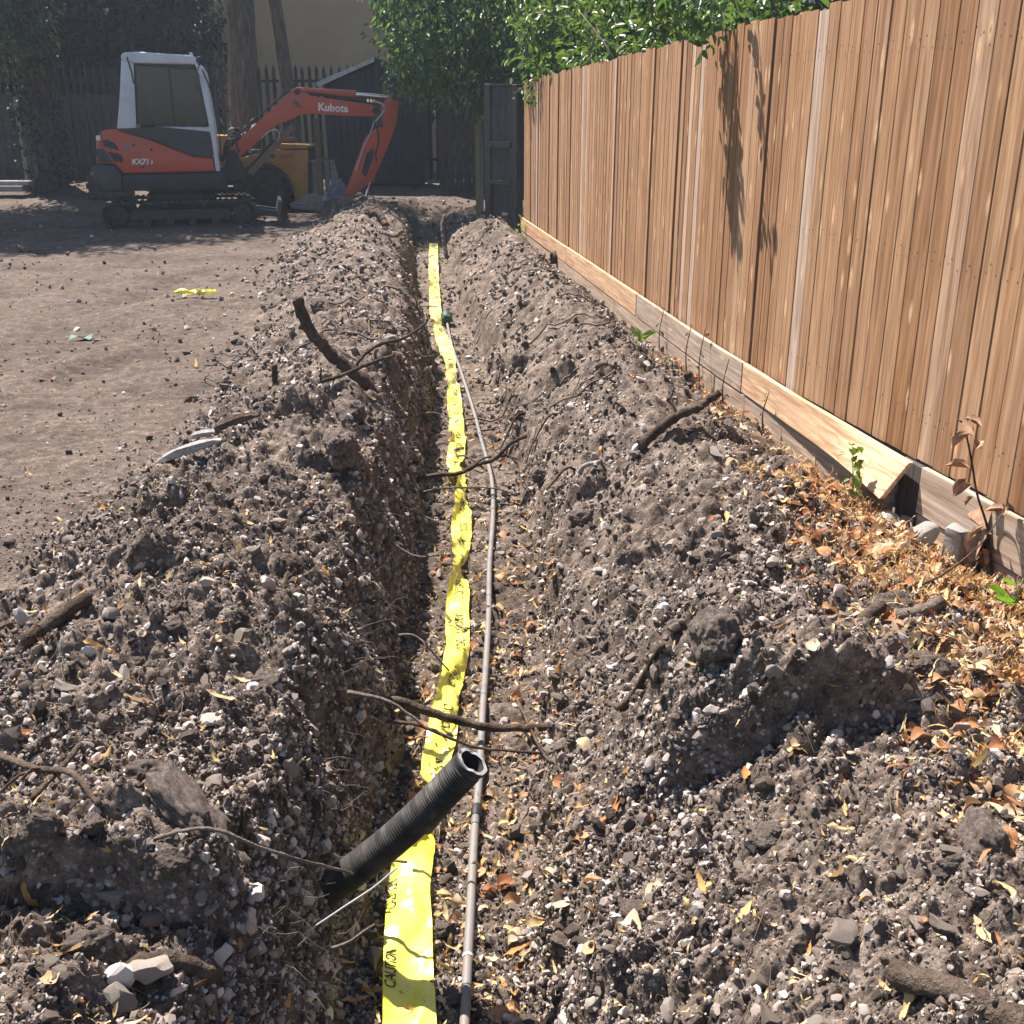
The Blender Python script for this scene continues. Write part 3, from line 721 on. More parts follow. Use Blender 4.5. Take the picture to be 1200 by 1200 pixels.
crown(t, np.concatenate([hang, crown_centres([(-9.4, 19.5, 6.8, 3.5, 2.9, 2.4), (-8.7, 17.8, 6.4, 1.9, 1.6, 1.4), (-10.6, 17.6, 7.0, 2.2, 1.8, 1.5)], 950, 8, .2)]), 30, .36, .16, 9, 'leaf_lime', droop=.8)
ivc = np.stack([-8.75 + .40 * np.cos(np.linspace(0, 60, 60)), 20.9 - .35 * np.abs(np.sin(np.linspace(0, 60, 60))), np.linspace(.3, 3.4, 60)], 1)
V, F = leaves(ivc, 16, .2, .09, 12, droop=.9, aspect=.8); link('ivy', np_mesh('ivy', V - np.array(t.location), F, M['leaf_dark']), t)

def bush(label, loc, vol, n, per, spread, size, seed, mat, cat='bush', name='bush', shell=.5, extra=None, **kw):
    t = thing(name, label, cat, loc)
    for k in range(5):
        v = vol[k % len(vol)]; e = (v[0] + rnd.uniform(-.6, .6) * v[3], v[1] + rnd.uniform(-.6, .6) * v[4], v[2] + .3 * v[5])
        limb(t, [loc, ((loc[0] * .4 + e[0] * .6), (loc[1] * .4 + e[1] * .6), e[2] * .6), e], .05, .012, 'branch' if k else 'trunk')
    C = crown_centres(vol, n, seed, shell)
    if extra is not None: C = np.concatenate([C, extra])
    crown(t, C, per, spread, size, seed + 1, mat, **kw); return t
bush('dense dark evergreen hedge filling the gap left of the tan building', (-9.4, 24.6, .3), [(-8.3, 24.9, 3.0, 1.7, 1.0, 3.0), (-8.0, 25.2, 2.2, 1.4, .9, 2.0), (-10.6, 24.9, 3.0, 1.9, 1.0, 2.9), (-13.2, 24.8, 3.0, 2.1, 1.0, 2.9), (-9.4, 25.2, 3.6, 2, .8, 1.6), (-7.8, 26.0, 3.9, 1.4, .8, 1.7), (-7.9, 26.0, 2.2, 1.2, .7, 1.8)], 1900, 26, .40, .20, 20, 'leaf_dark', 'hedge', 'hedge', .35)
bush('dark ivy clad bush beyond the palisade behind the shed', (.6, 24, .3), [(-.2, 24.2, 2.4, 1.6, .9, 2.2), (1.8, 23.8, 2.4, 1.8, 1.0, 2.3)], 240, 26, .36, .17, 24, 'leaf_dark')
dr = rng.uniform((-2.1, 16.9, 1.55), (.25, 19.0, 3.6), (330, 3)); dr = dr[dr[:, 2] > 2.45 - .75 * np.clip((dr[:, 0] + 2.2) / 1.1, 0, 1) + .28 * np.sin(dr[:, 0] * 5) + .35 * np.clip((-dr[:, 0] - 1.3), 0, 1)]
bush('leafy tree with drooping dark green branches over the far end of the trench', (.5, 18.6, .3), [(-.2, 18.4, 3.6, 1.7, 1.5, 1.3), (1.1, 17.5, 3.1, 1.3, 1.4, 1.5)], 260, 30, .30, .12, 30, 'leaf_laurel', 'tree', 'tree', extra=dr, droop=1.1)
bush('glossy laurel bush showing over the fence beside the old dark panel', (.9, 14.8, .2), [(.75, 14.6, 2.5, .75, 1.2, .95), (1.3, 13.2, 2.4, .8, 1.3, .85)], 220, 28, .24, .12, 34, 'leaf_sunny', droop=.3)
bush('bright leaved bush with bare twigs rising over the middle of the fence', (1.7, 11.2, .2), [(1.25, 11.6, 2.2, .6, 1.0, .75), (1.6, 10.2, 2.15, .6, 1.1, .62), (1.75, 8.9, 2.1, .55, .8, .5)], 240, 26, .20, .105, 38, 'leaf_sunny', droop=.1)
bush('dark tree crown behind the bushes beyond the fence', (3.6, 17.2, .2), [(3.0, 17.5, 3.0, 2.0, 1.2, 2.4), (4.6, 14.2, 2.9, 1.8, 1.8, 2.3), (5.0, 11.0, 2.8, 1.6, 1.9, 2.2), (1.6, 16.0, 2.4, 1.2, 1.4, 1.9), (3.2, 9.2, 2.0, 1.0, 1.7, 1.5)], 800, 26, .36, .15, 42, 'leaf_dark', 'tree', 'tree')
bt = thing('twig_tangle', 'tangle of bare grey twigs above the middle of the fence', 'twigs', (1.35, 9.6, 1.6))
for k in range(16):
    y0 = rnd.uniform(8.2, 11.6); x0 = float(fence_x(y0)) + rnd.uniform(.15, .5)
    limb(bt, [(x0, y0, 1.5), (x0 + rnd.uniform(-.2, .2), y0 + rnd.uniform(-.3, .3), 2.0), (x0 + rnd.uniform(-.4, .3), y0 + rnd.uniform(-.7, .7), rnd.uniform(2.2, 2.7))], .012, .004, 'twig', 5, 'bark_pale')
# sprigs that lean over the fence and throw the leaf shadows down its boards
def sprig(y, dx, zs, label, n, seed, w=.05):
    x = float(fence_x(y)); t = thing('sprig', label, 'branch', (x + .2, y, 1.9))
    tip = (x - dx, y + rnd.uniform(.1, .2), zs[1])
    limb(t, [(x + .25, y + .1, 1.8), (x + .05, y + .05, zs[0] + .1), (x - dx * .6, y + .1, (zs[0] + zs[1]) / 2 + .1), tip], .007, .003, 'twig', 6, 'bark_pale')
    r = np.random.default_rng(seed); q = r.random(n)[:, None]
    C = np.array([x - .04, y + .05, zs[0]]) * (1 - q) + np.array(tip) * q + r.normal(0, w, (n, 3)) * np.array([.6, .8, 1])
    crown(t, C, 4, .05, .075, seed, 'leaf_laurel', droop=.7)
sprig(6.50, .44, (2.05, 2.16), 'leafy sprig leaning over the fence above the long leaf shadow', 70, 61, .06)
sprig(6.05, .46, (2.06, 2.16), 'thin sprig leaning over the fence nearest the camera', 12, 63, .03)

# ------------------------------------------------------------------ the excavator (side view, facing right); root at the slewing centre on the ground
EX_ROT = 13.0
EX = thing('mini_excavator', 'orange red mini excavator with a white cab parked on rubber tracks at the left', 'excavator', (-5.2, 17.4, 0.0))
EX.rotation_euler = (0, 0, R(EX_ROT)); EX.scale = (1.005, 1.0, 1.0)
def ep(name, bm, mat, parent=None, bevel=0, seg=2, smooth=35, label=None):
    o = obj(name, bm, M[mat], parent or EX, bevel=bevel, seg=seg, smooth=smooth)
    if label: o['label'] = label
    return o
def track(yc):
    r = .205; xa, xb = -.93, .92; za = .16
    def prof(rr):
        p = []
        for k in range(13): a = math.pi / 2 + math.pi * k / 12; p.append((xa + rr * math.cos(a), za + rr * math.sin(a)))
        for k in range(13): a = -math.pi / 2 + math.pi * k / 12; p.append((xb + rr * math.cos(a), za + .01 + rr * math.sin(a)))
        return p
    o = prof(r); i = prof(r - .035); bm = bmesh.new(); n = len(o); y0, y1 = yc - .15, yc + .15
    vo0 = [bm.verts.new((x, y0, z)) for x, z in o]; vo1 = [bm.verts.new((x, y1, z)) for x, z in o]
    vi0 = [bm.verts.new((x, y0, z)) for x, z in i]; vi1 = [bm.verts.new((x, y1, z)) for x, z in i]
    for k in range(n):
        j = (k + 1) % n
        bm.faces.new((vo0[k], vo0[j], vo1[j], vo1[k])); bm.faces.new((vi0[k], vi1[k], vi1[j], vi0[j]))
        bm.faces.new((vo0[k], vi0[k], vi0[j], vo0[j])); bm.faces.new((vo1[k], vo1[j], vi1[j], vi1[k]))
    L = [0]
    for k in range(n): a = o[k]; b = o[(k + 1) % n]; L.append(L[-1] + math.hypot(b[0] - a[0], b[1] - a[1]))
    t = .04
    while t < L[-1]:                                   # grousers
        k = max(q for q in range(n) if L[q] <= t); a = Vector((o[k][0], 0, o[k][1])); b = Vector((o[(k + 1) % n][0], 0, o[(k + 1) % n][1])); d = (b - a).normalized(); c = a + d * (t - L[k]); up = Vector((d.z, 0, -d.x))
        if up.dot(c - Vector((0, 0, .16))) < 0: up = -up
        vs_ = []
        for h in (-.005, .02):
            for u, v in ((-.02, y0 + .01), (.02, y0 + .01), (.02, y1 - .01), (-.02, y1 - .01)): vs_.append(bm.verts.new(c + d * u * (1 if h < 0 else .7) + up * h + Vector((0, v, 0))))
        for f in ((3, 2, 1, 0), (4, 5, 6, 7), (0, 1, 5, 4), (1, 2, 6, 5), (2, 3, 7, 6), (3, 0, 4, 7)): bm.faces.new([vs_[q] for q in f])
        t += .088
    tr = ep('track', bm, 'rubber')
    f = bmesh.new(); prism(f, [(-.74, .09), (.70, .09), (.74, .17), (.70, .26), (-.70, .25), (-.76, .17)], yc - .12, yc + .12); ep('track_frame', f, 'steel', tr, .012, 1)
    w = bmesh.new(); lathe(w, [(0, -.13), (.06, -.13), (.07, -.115), (.13, -.11), (.165, -.09), (.165, .09), (0, .09)], (-.93, yc, .16)); ep('sprocket', w, 'steel', tr)
    w = bmesh.new(); lathe(w, [(0, -.13), (.05, -.13), (.06, -.11), (.12, -.11), (.168, -.08), (.168, .08), (0, .08)], (.92, yc, .17)); ep('idler', w, 'steel', tr)
    for k, x in enumerate((-.52, -.18, .16, .5)):
        w = bmesh.new(); lathe(w, [(0, -.13), (.035, -.13), (.065, -.115), (.07, .1), (0, .1)], (x, yc, .055), n=14); ep('roller', w, 'steel', tr)
    for x in (-.25, .35): ep('roller', lathe(bmesh.new(), [(0, -.1), (.045, -.1), (.045, .08), (0, .08)], (x, yc, .305), n=12), 'steel', tr)
    return tr
track(-.58); track(.58)
ep('undercarriage', box(bmesh.new(), -.5, .5, -.42, .42, .16, .46), 'black', None, .02)
ep('slew_ring', lathe(bmesh.new(), [(0, .40), (.36, .40), (.38, .42), (.38, .53), (0, .53)], (0, 0, 0), 'z', 30), 'steel')
# dozer blade with its arms
bl = ep('dozer_blade', prism(bmesh.new(), [(1.42, .0), (1.50, .03), (1.475, .18), (1.52, .33), (1.47, .33), (1.43, .18)], -.74, .74), 'charcoal', None, .006, 1)
for y in (-.33, .33): ep('blade_arm', prism(bmesh.new(), [(.4, .22), (1.44, .08), (1.44, .17), (.4, .32)], y - .05, y + .05), 'charcoal', bl, .006, 1)
# upper structure
ep('revolving_frame', prism(bmesh.new(), [(-.80, .52), (.72, .53), (.68, .77), (-.79, .755)], -.67, .67), 'black', None, .015)
ep('counterweight', prism(bmesh.new(), [(-1.225, .865), (-1.14, .90), (-.89, .905), (-.79, .75), (-.80, .52), (-1.0, .505), (-1.10, .53), (-1.19, .64)], -.64, .64), 'charcoal', None, .045, 3)
body = ep('engine_cover', prism(bmesh.new(), [(-1.13, .912), (-1.10, 1.22), (-1.06, 1.33), (-.98, 1.385), (-.80, 1.40), (-.32, 1.25), (.24, 1.015), (.54, .99), (.555, .785), (-.775, .765), (-.88, .912)], -.66, .66), 'orange', None, .04, 3)
def plate(poly, y, t=.008):
    return prism(bmesh.new(), poly, y - t, y + t * .3)
def rounded(poly, r=.02):
    out = []; n = len(poly)
    for i in range(n):
        p0 = Vector(poly[i - 1]); p1 = Vector(poly[i]); p2 = Vector(poly[(i + 1) % n]); a = (p0 - p1).normalized() * r; b = (p2 - p1).normalized() * r
        for t in (0, .33, .67, 1): q = p1 + a * (1 - t) ** 2 + b * t * t; out.append((q.x, q.y))
    return out
def slots(poly, y, n):
    vent = ep('vent', plate(rounded(poly), y), 'black', body)
    zs = [p[1] for p in poly]; z0, z1 = min(zs), max(zs); bm = bmesh.new()
    for k in range(1, n):
        z = z0 + (z1 - z0) * k / n; X = []
        for i in range(len(poly)):
            a, b = poly[i], poly[(i + 1) % len(poly)]
            if (a[1] - z) * (b[1] - z) < 0: X.append(a[0] + (b[0] - a[0]) * (z - a[1]) / (b[1] - a[1]))
        if len(X) == 2: box(bm, min(X) + .015, max(X) - .015, y - .014, y - .008, z - .008, z + .004)
    ep('slat', bm, 'charcoal', vent)
slots([(-1.01, 1.24), (-.93, 1.25), (-.83, 1.19), (-.79, 1.10), (-.99, 1.155)], -.66, 5)
slots([(-.955, 1.09), (-.78, 1.045), (-.75, .99), (-.755, .93), (-.88, .95)], -.66, 5)
ep('corner_panel', plate(rounded([(-1.115, 1.12), (-1.01, 1.13), (-.955, 1.06), (-.90, .94), (-1.10, .935)], .03), -.655), 'charcoal', body)
ep('reflector', box(bmesh.new(), -1.09, -1.03, -.672, -.655, 1.24, 1.31), 'decal', body)
ep('badge', lathe(bmesh.new(), [(0, -.667), (.026, -.667), (.026, -.65)], (-.67, 0, 1.135), n=16), 'blue_decal', body)
for x, z in ((-.58, 1.175), (-.335, 1.11), (-.48, .86)): ep('latch', box(bmesh.new(), x - .016, x + .016, -.672, -.655, z - .016, z + .016), 'black', body, .004, 1)
def letter(body_, size, parent, mat, mw, bold=0.0, shear=0.0, label=None):
    me = text_mesh(body_, size, bold, shear); me.transform(mw); finish(me, M[mat]); o = link('lettering', me, parent)
    if label: o['label'] = label
    return o
face = Matrix(((1, 0, 0), (0, 0, -1), (0, 1, 0))).to_4x4()     # text plane turned to face -Y
letter('KX71', .105, body, 'decal', Matrix.Translation((-.635, -.6725, .905)) @ face, .005, .2)
letter('3', .07, body, 'decal', Matrix.Translation((-.37, -.6725, .905)) @ face, .004, .2)
ep('seam', box(bmesh.new(), -1.02, -1.012, -.664, -.655, .93, 1.36), 'black', body)
# cab
cab = ep('cab_roof', prism(bmesh.new(), [(-.61, 2.33), (-.615, 2.40), (-.57, 2.44), (-.384, 2.452), (.36, 2.412), (.45, 2.375), (.475, 2.33), (.46, 2.285), (-.45, 2.295)], -.66, .26), 'white', None, .03, 3)
RP = [(-.785, 1.405), (-.72, 1.70), (-.672, 1.97), (-.613, 2.34), (-.45, 2.30), (-.449, 2.27), (-.508, 1.463), (-.52, 1.405)]
FP = [(.40, 2.30), (.470, 2.335), (.545, 2.19), (.60, 1.5), (.627, .795), (.562, .795), (.545, 1.18), (.524, 1.35), (.519, 1.513), (.43, 2.22)]
for y0, y1, lb in ((-.675, -.60, None), (.20, .255, None)):
    ep('cab_pillar', prism(bmesh.new(), RP, y0, y1), 'white', cab, .012)
    ep('cab_pillar', prism(bmesh.new(), FP, y0, y1), 'white', cab, .010)
ep('cab_sill', prism(bmesh.new(), [(-.24, 1.432), (.50, 1.420), (.53, 1.435), (.527, 1.355), (.40, 1.372)], -.678, -.61), 'white', cab, .006, 1)
ep('cab_sill', box(bmesh.new(), -.52, .53, .2, .25, 1.36, 1.43), 'white', cab, .006, 1)
door = ep('cab_door', prism(bmesh.new(), rounded([(-.80, 1.40), (-.20, 1.432), (.40, 1.368), (.533, 1.352), (.545, 1.0), (.24, 1.025), (-.32, 1.262)], .03), -.682, -.60), 'navy', EX, .008, 1)
ep('door_handle', box(bmesh.new(), .38, .48, -.70, -.68, 1.20, 1.235), 'black', door, .005, 1)
ep('cab_floor', box(bmesh.new(), -.5, .55, -.6, .2, .78, .98), 'black', cab)
ep('rear_wall', box(bmesh.new(), -.76, -.70, -.6, .2, 1.3, 1.46), 'black', cab)
G = [(-.449, 2.285), (.415, 2.24), (.517, 1.513), (.48, 1.425), (-.508, 1.463)]
for y in (-.635, .23): ep('window_pane', prism(bmesh.new(), G, y - .003, y + .003), 'glass', cab)
def frame(poly, y, w=.022, mat='black'):
    c = Vector((sum(p[0] for p in poly) / len(poly), sum(p[1] for p in poly) / len(poly))); bm = bmesh.new(); n = len(poly)
    inn = [tuple(Vector(p) + (c - Vector(p)).normalized() * w * 1.4) for p in poly]
    for i in range(n):
        j = (i + 1) % n; prism(bm, [poly[i], poly[j], inn[j], inn[i]], y - .012, y + .006)
    return ep('window_seal', bm, mat, cab)
frame(G, -.642)
ep('window_bar', box(bmesh.new(), .02, .045, -.65, -.63, 1.44, 2.26), 'black', cab)
bm = bmesh.new(); V4 = [bm.verts.new(p) for p in ((-.53, -.6, 1.46), (-.53, .2, 1.46), (-.49, .2, 2.3), (-.49, -.6, 2.3))]; bm.faces.new(V4); ep('window_pane', bm, 'glass', cab)
bm = bmesh.new(); V4 = [bm.verts.new(p) for p in ((.565, -.6, 1.1), (.565, .2, 1.1), (.44, .2, 2.28), (.44, -.6, 2.28))]; bm.faces.new(V4); ep('window_pane', bm, 'glass', cab)
seat = ep('seat', prism(bmesh.new(), rounded([(-.42, 1.16), (.05, 1.20), (.06, 1.30), (-.28, 1.32), (-.34, 1.86), (-.46, 1.88), (-.47, 1.3)], .05), -.42, .02), 'seat', cab, .03, 3)
ep('headrest', box(bmesh.new(), -.46, -.36, -.32, -.08, 1.90, 2.06), 'seat', seat, .03, 3)
for y in (-.5, .1):
    ep('control_lever', tube(bmesh.new(), smooth_path([(.12, y, 1.2), (.15, y, 1.42), (.13, y, 1.6)], .06), .016, 8), 'black', cab)
ep('armrest', box(bmesh.new(), -.3, .15, -.55, -.46, 1.36, 1.43), 'black', cab, .015)
ep('armrest', box(bmesh.new(), -.3, .15, .06, .14, 1.36, 1.43), 'black', cab, .015)
ep('beacon', lathe(bmesh.new(), [(0, 2.40), (.045, 2.39), (.062, 2.35), (.062, 2.29), (.05, 2.27), (0, 2.27)], (.47, -.62, 0), 'z', 16), 'black', cab)
ep('mirror', box(bmesh.new(), .395, .455, -.76, -.73, 1.93, 2.17), 'charcoal', cab, .012)
ep('mirror_arm', tube(bmesh.new(), [(.47, -.66, 2.28), (.45, -.74, 2.24), (.43, -.745, 2.12)], .009, 6), 'black', cab)
ep('wiper', tube(bmesh.new(), [(-.53, -.675, 2.38), (-.485, -.685, 2.18), (-.475, -.685, 2.02)], .010, 6), 'black', cab)
ep('handrail', tube(bmesh.new(), smooth_path([(.50, -.67, 2.22), (.60, -.70, 1.9), (.66, -.70, 1.3), (.64, -.68, .95)], .1), .011, 6), 'black', cab)
ep('roof_knob', lathe(bmesh.new(), [(0, 2.46), (.02, 2.455), (.03, 2.42), (.03, 2.40)], (.36, -.5, 0), 'z', 10), 'white', cab)
ep('step', box(bmesh.new(), .6, .80, -.62, -.30, .555, .585), 'bright_steel', None, .005, 1)
ep('boom_bracket', prism(bmesh.new(), [(.55, .55), (.95, .62), (1.0, .80), (.86, 1.10), (.74, 1.08), (.70, .85), (.55, .80)], -.16, .16), 'black', None, .02)
ep('swing_post', lathe(bmesh.new(), [(0, .5), (.1, .5), (.1, .92), (0, .92)], (.80, 0, 0), 'z', 16), 'steel')
# boom, arm, bucket
def boxsec(poly, hw): return prism(bmesh.new(), poly, -hw, hw)
boom = ep('boom', boxsec([(.74, 1.02), (.84, 1.15), (1.60, 1.795), (1.72, 1.91), (1.80, 1.975), (1.88, 2.0), (1.94, 1.99), (2.06, 1.885), (2.5, 1.82), (3.03, 1.75), (3.11, 1.69), (3.10, 1.62), (3.03, 1.577), (2.6, 1.585), (2.05, 1.615), (1.90, 1.60), (1.77, 1.535), (1.53, 1.45), (.88, .94), (.79, .92)], .115), 'orange', None, .012)
letter('Kubota', .158, boom, 'decal', Matrix.Translation((2.17, -.1175, 1.665)) @ Matrix.Rotation(R(3), 4, 'Y') @ face, .0055)

ep('boom_plate', plate([(1.78, 1.80), (1.86, 1.80), (1.94, 1.70), (1.84, 1.72)], -.12), 'brown_steel', boom)
for x, z in ((1.87, 1.94), (.80, 1.00), (3.06, 1.66)): ep('pin', lathe(bmesh.new(), [(0, -.15), (.035, -.15), (.045, -.14), (.045, .14), (.035, .15), (0, .15)], (x, 0, z), n=14), 'steel', boom)
ac = ep('arm_cylinder', cyl(bmesh.new(), (1.86, 0, 1.952), (2.78, 0, 1.905), .058, 16), 'orange', boom)
ep('piston_rod', cyl(bmesh.new(), (2.78, 0, 1.905), (3.36, 0, 1.865), .030, 12), 'bright_steel', ac)
bc = ep('boom_cylinder', cyl(bmesh.new(), (.98, -.04, .70), (1.50, -.04, 1.20), .056, 16), 'black', boom)
ep('piston_rod', cyl(bmesh.new(), (1.50, -.04, 1.20), (1.80, -.04, 1.49), .030, 12), 'brown_steel', bc)
ep('cylinder_guard', prism(bmesh.new(), [(1.02, .76), (1.10, .70), (1.80, 1.40), (1.74, 1.47)], -.135, -.115), 'brown_steel', bc, .004, 1)
for k, y in enumerate((-.10, -.075)):
    ep('hose', tube(bmesh.new(), smooth_path([(.72, y, 1.02), (.85, y, 1.24), (1.30, y, 1.62), (1.62, y, 1.87), (1.74, y, 1.93), (2.05, y, 1.925 - .01 * k), (2.5, y, 1.86), (2.95, y, 1.805), (3.06, y, 1.79)], .08), .017, 7), 'hose', boom)
for k in range(3): ep('hose_clamp', box(bmesh.new(), 2.94 + .05 * k, 2.97 + .05 * k, -.125, -.06, 1.79 - .005 * k, 1.835 - .005 * k), 'bright_steel', boom)
ep('hose', tube(bmesh.new(), smooth_path([(3.02, -.12, 1.80), (3.13, -.13, 1.785), (3.205, -.14, 1.73), (3.20, -.15, 1.66), (3.13, -.15, 1.58), (3.06, -.14, 1.50)], .04), .016, 7), 'hose_pale', boom)
for k in range(4):
    y = -.12 + .07 * k
    ep('hose', tube(bmesh.new(), smooth_path([(.66, y, .92), (.74 + .02 * k, y, 1.2 + .05 * k), (.86 + .03 * k, y, 1.24 + .04 * k), (.92, y, 1.05)], .06), .016, 7), 'hose', boom)
ep('hose', tube(bmesh.new(), smooth_path([(1.28, -.14, 1.26), (1.40, -.16, 1.36), (1.52, -.15, 1.38), (1.55, -.13, 1.28), (1.50, -.12, 1.18)], .05), .014, 7), 'hose_pale', boom)
arm = ep('dipper_arm', boxsec([(3.23, 1.80), (3.34, 1.90), (3.40, 1.915), (3.45, 1.87), (3.445, 1.78), (3.405, 1.51), (3.33, 1.30), (3.17, .96), (2.98, .60), (2.62, .34), (2.50, .35), (2.60, .55), (2.86, 1.17), (2.92, 1.28), (3.01, 1.33), (3.10, 1.45), (3.15, 1.68)], .09), 'orange', None, .012)
ep('painted_pivot_shadow', plate([(3.02, 1.74), (3.16, 1.66), (3.18, 1.42), (3.06, 1.40), (2.99, 1.60)], -.095), 'charcoal', arm)  # dark sheet standing in for the shadow at the boom and arm joint
ep('pin', lathe(bmesh.new(), [(0, -.13), (.03, -.13), (.045, -.12), (.045, .12), (0, .13)], (3.385, 0, 1.86), n=14), 'steel', arm)
ep('arm_slot', plate([(2.90, 1.02), (3.0, 1.10), (3.02, 1.02), (2.88, .66), (2.80, .72)], -.092), 'black', arm)
bcy = ep('bucket_cylinder', cyl(bmesh.new(), (3.16, -.0, 1.24), (2.95, -.0, .62), .052, 14), 'orange', arm)
ep('piston_rod', cyl(bmesh.new(), (2.95, 0, .62), (2.86, 0, .33), .026, 10), 'bright_steel', bcy)
ep('cylinder_head', cyl(bmesh.new(), (3.0, -.0, .78), (2.94, -.0, .60), .064, 14), 'orange', bcy)
ep('hose', tube(bmesh.new(), smooth_path([(3.04, -.11, 1.5), (2.96, -.12, 1.30), (2.86, -.12, 1.12), (2.72, -.11, .76)], .1), .012, 6), 'hose_pale', arm)
ep('hose', tube(bmesh.new(), smooth_path([(3.08, -.12, 1.42), (3.10, -.14, 1.2), (3.04, -.12, 1.02), (3.06, -.1, .9)], .08), .012, 6), 'hose', arm)
ep('link', prism(bmesh.new(), [(2.84, .36), (2.90, .31), (2.66, .16), (2.60, .20)], -.12, -.09), 'bucket_steel', arm, .006, 1)
ep('link', prism(bmesh.new(), [(2.84, .36), (2.90, .31), (2.66, .16), (2.60, .20)], .09, .12), 'bucket_steel', arm, .006, 1)
bk_o = [(2.48, .42), (2.60, .36), (2.68, .24), (2.64, .08), (2.50, -.03), (2.28, -.07), (2.0, -.06), (1.90, -.03)]
bk_i = [(1.92, -.015), (2.02, -.035), (2.27, -.045), (2.48, -.01), (2.60, .09), (2.64, .23), (2.57, .33), (2.46, .39)]
bucket = ep('bucket', prism(bmesh.new(), bk_o + bk_i, -.27, .27), 'bucket_steel', None, .004, 1)
for y in (-.275, .255): ep('side_plate', prism(bmesh.new(), [(2.47, .41), (2.60, .36), (2.68, .24), (2.64, .08), (2.50, -.03), (2.28, -.07), (1.95, -.05), (2.12, .14), (2.30, .30)], y, y + .02), 'bucket_steel', bucket)
for k in range(4): ep('tooth', prism(bmesh.new(), [(1.99, -.055), (1.99, -.015), (1.80, -.005), (1.79, -.02)], -.25 + k * .147, -.19 + k * .147), 'bucket_steel', bucket)
for k, (x, z) in enumerate(((.95, 1.30), (1.02, 1.42), (1.12, 1.52), (1.18, 1.40))):
    ep('lamp_bracket', tube(bmesh.new(), [(x, .3 + .03 * k, z - .12), (x + .02, .3 + .03 * k, z), (x + .09, .3 + .03 * k, z + .03)], .012, 6), 'bright_steel', cab)

# ------------------------------------------------------------------ the yellow machine behind the excavator arm
DU = thing('site_dumper', 'yellow site dumper with a black tyre half hidden behind the excavator arm', 'dumper', (-4.0, 19.0, .0))
def dp(name, bm, mat, parent=None, bevel=0, seg=2, smooth=35): 
    bmesh.ops.translate(bm, verts=bm.verts, vec=-Vector(DU.location)); return obj(name, bm, M[mat], parent or DU, bevel=bevel, seg=seg, smooth=smooth)
arc = [(-4.219 + .50 * math.cos(a), .326 + .50 * math.sin(a)) for a in np.linspace(R(8), R(150), 12)]
cowl = dp('engine_cowl', prism(bmesh.new(), [(-3.475, .31), (-3.425, 1.04), (-3.44, 1.055), (-4.06, 1.045), (-4.66, .90)] + arc[::-1] + [(-3.705, .24)], 18.78, 19.5), 'yellow', None, .012)
dp('cowl_lid', prism(bmesh.new(), [(-4.02, 1.06), (-3.42, 1.072), (-3.415, 1.12), (-3.44, 1.14), (-3.95, 1.155), (-4.0, 1.13)], 18.77, 19.5), 'yellow', cowl, .012)
dp('exhaust_stack', lathe(bmesh.new(), [(0, 1.155), (.13, 1.155), (.15, 1.20), (.13, 1.25), (0, 1.25)], (-3.80, 19.1, 0), 'z', 18), 'brown_steel', cowl)
dp('cowl_edge', prism(bmesh.new(), [(-3.474, .30), (-3.435, .30), (-3.375, 1.10), (-3.412, 1.12)], 18.80, 19.48), 'black', cowl)
me = text_mesh('HD', .088, .004); me.transform(Matrix.Translation(Vector((-4.10, 18.774, .925)) - Vector(DU.location)) @ face); link('lettering', finish(me, M['decal_black']), cowl)
me = text_mesh('SWING', .080, .002); me.transform(Matrix.Translation(Vector((-3.92, 18.774, .925)) - Vector(DU.location)) @ face); link('lettering', finish(me, M['decal_red']), cowl)
dp('wheel_arch', prism(bmesh.new(), [(-4.219 + .52 * math.cos(a), .326 + .52 * math.sin(a)) for a in np.linspace(R(5), R(150), 14)] + [(-4.219 + .47 * math.cos(a), .326 + .47 * math.sin(a)) for a in np.linspace(R(150), R(5), 14)], 18.70, 19.1), 'black', cowl)
for yc, xw in ((18.82, -4.219), (20.0, -4.219), (18.82, -5.75)):
    bm = bmesh.new(); lathe(bm, [(.22, -.15), (.30, -.165), (.37, -.16), (.41, -.12), (.425, 0), (.41, .12), (.37, .16), (.30, .165), (.22, .15)], (xw, yc, .33), n=36)
    for k in range(20):                                # chevron lugs
        a = 2 * math.pi * k / 20; da = .08
        for sd in (-1, 1):
            vv = []
            for rr in (.40, .45):
                for aa, yy_ in ((a, .01), (a + .09, .01), (a + .09 + da, .155), (a + da, .155)): vv.append(bm.verts.new((xw + rr * math.cos(aa + (.157 if sd > 0 else 0)), yc + sd * yy_, .33 + rr * math.sin(aa + (.157 if sd > 0 else 0)))))
            for f in ((3, 2, 1, 0), (4, 5, 6, 7), (0, 1, 5, 4), (1, 2, 6, 5), (2, 3, 7, 6), (3, 0, 4, 7)): bm.faces.new([vv[q] for q in f])
    wh = dp('wheel', bm, 'rubber')
    dp('rim', lathe(bmesh.new(), [(0, -.06), (.08, -.07), (.10, -.10), (.17, -.09), (.225, -.15), (.235, -.15), (.235, .15), (0, .1)], (xw, yc, .33), n=24), 'steel', wh)
dp('chassis', box(bmesh.new(), -5.9, -3.5, 19.1, 19.7, .32, .62), 'black')
dp('skip', prism(bmesh.new(), [(-6.2, .75), (-5.2, .70), (-4.9, 1.0), (-4.8, 1.28), (-6.3, 1.28)], 18.9, 20.0), 'yellow', None, .02)
dp('seat', prism(bmesh.new(), [(-4.75, .92), (-4.35, .95), (-4.33, 1.05), (-4.62, 1.05), (-4.68, 1.40), (-4.76, 1.40)], 19.0, 19.4), 'black', None, .02)
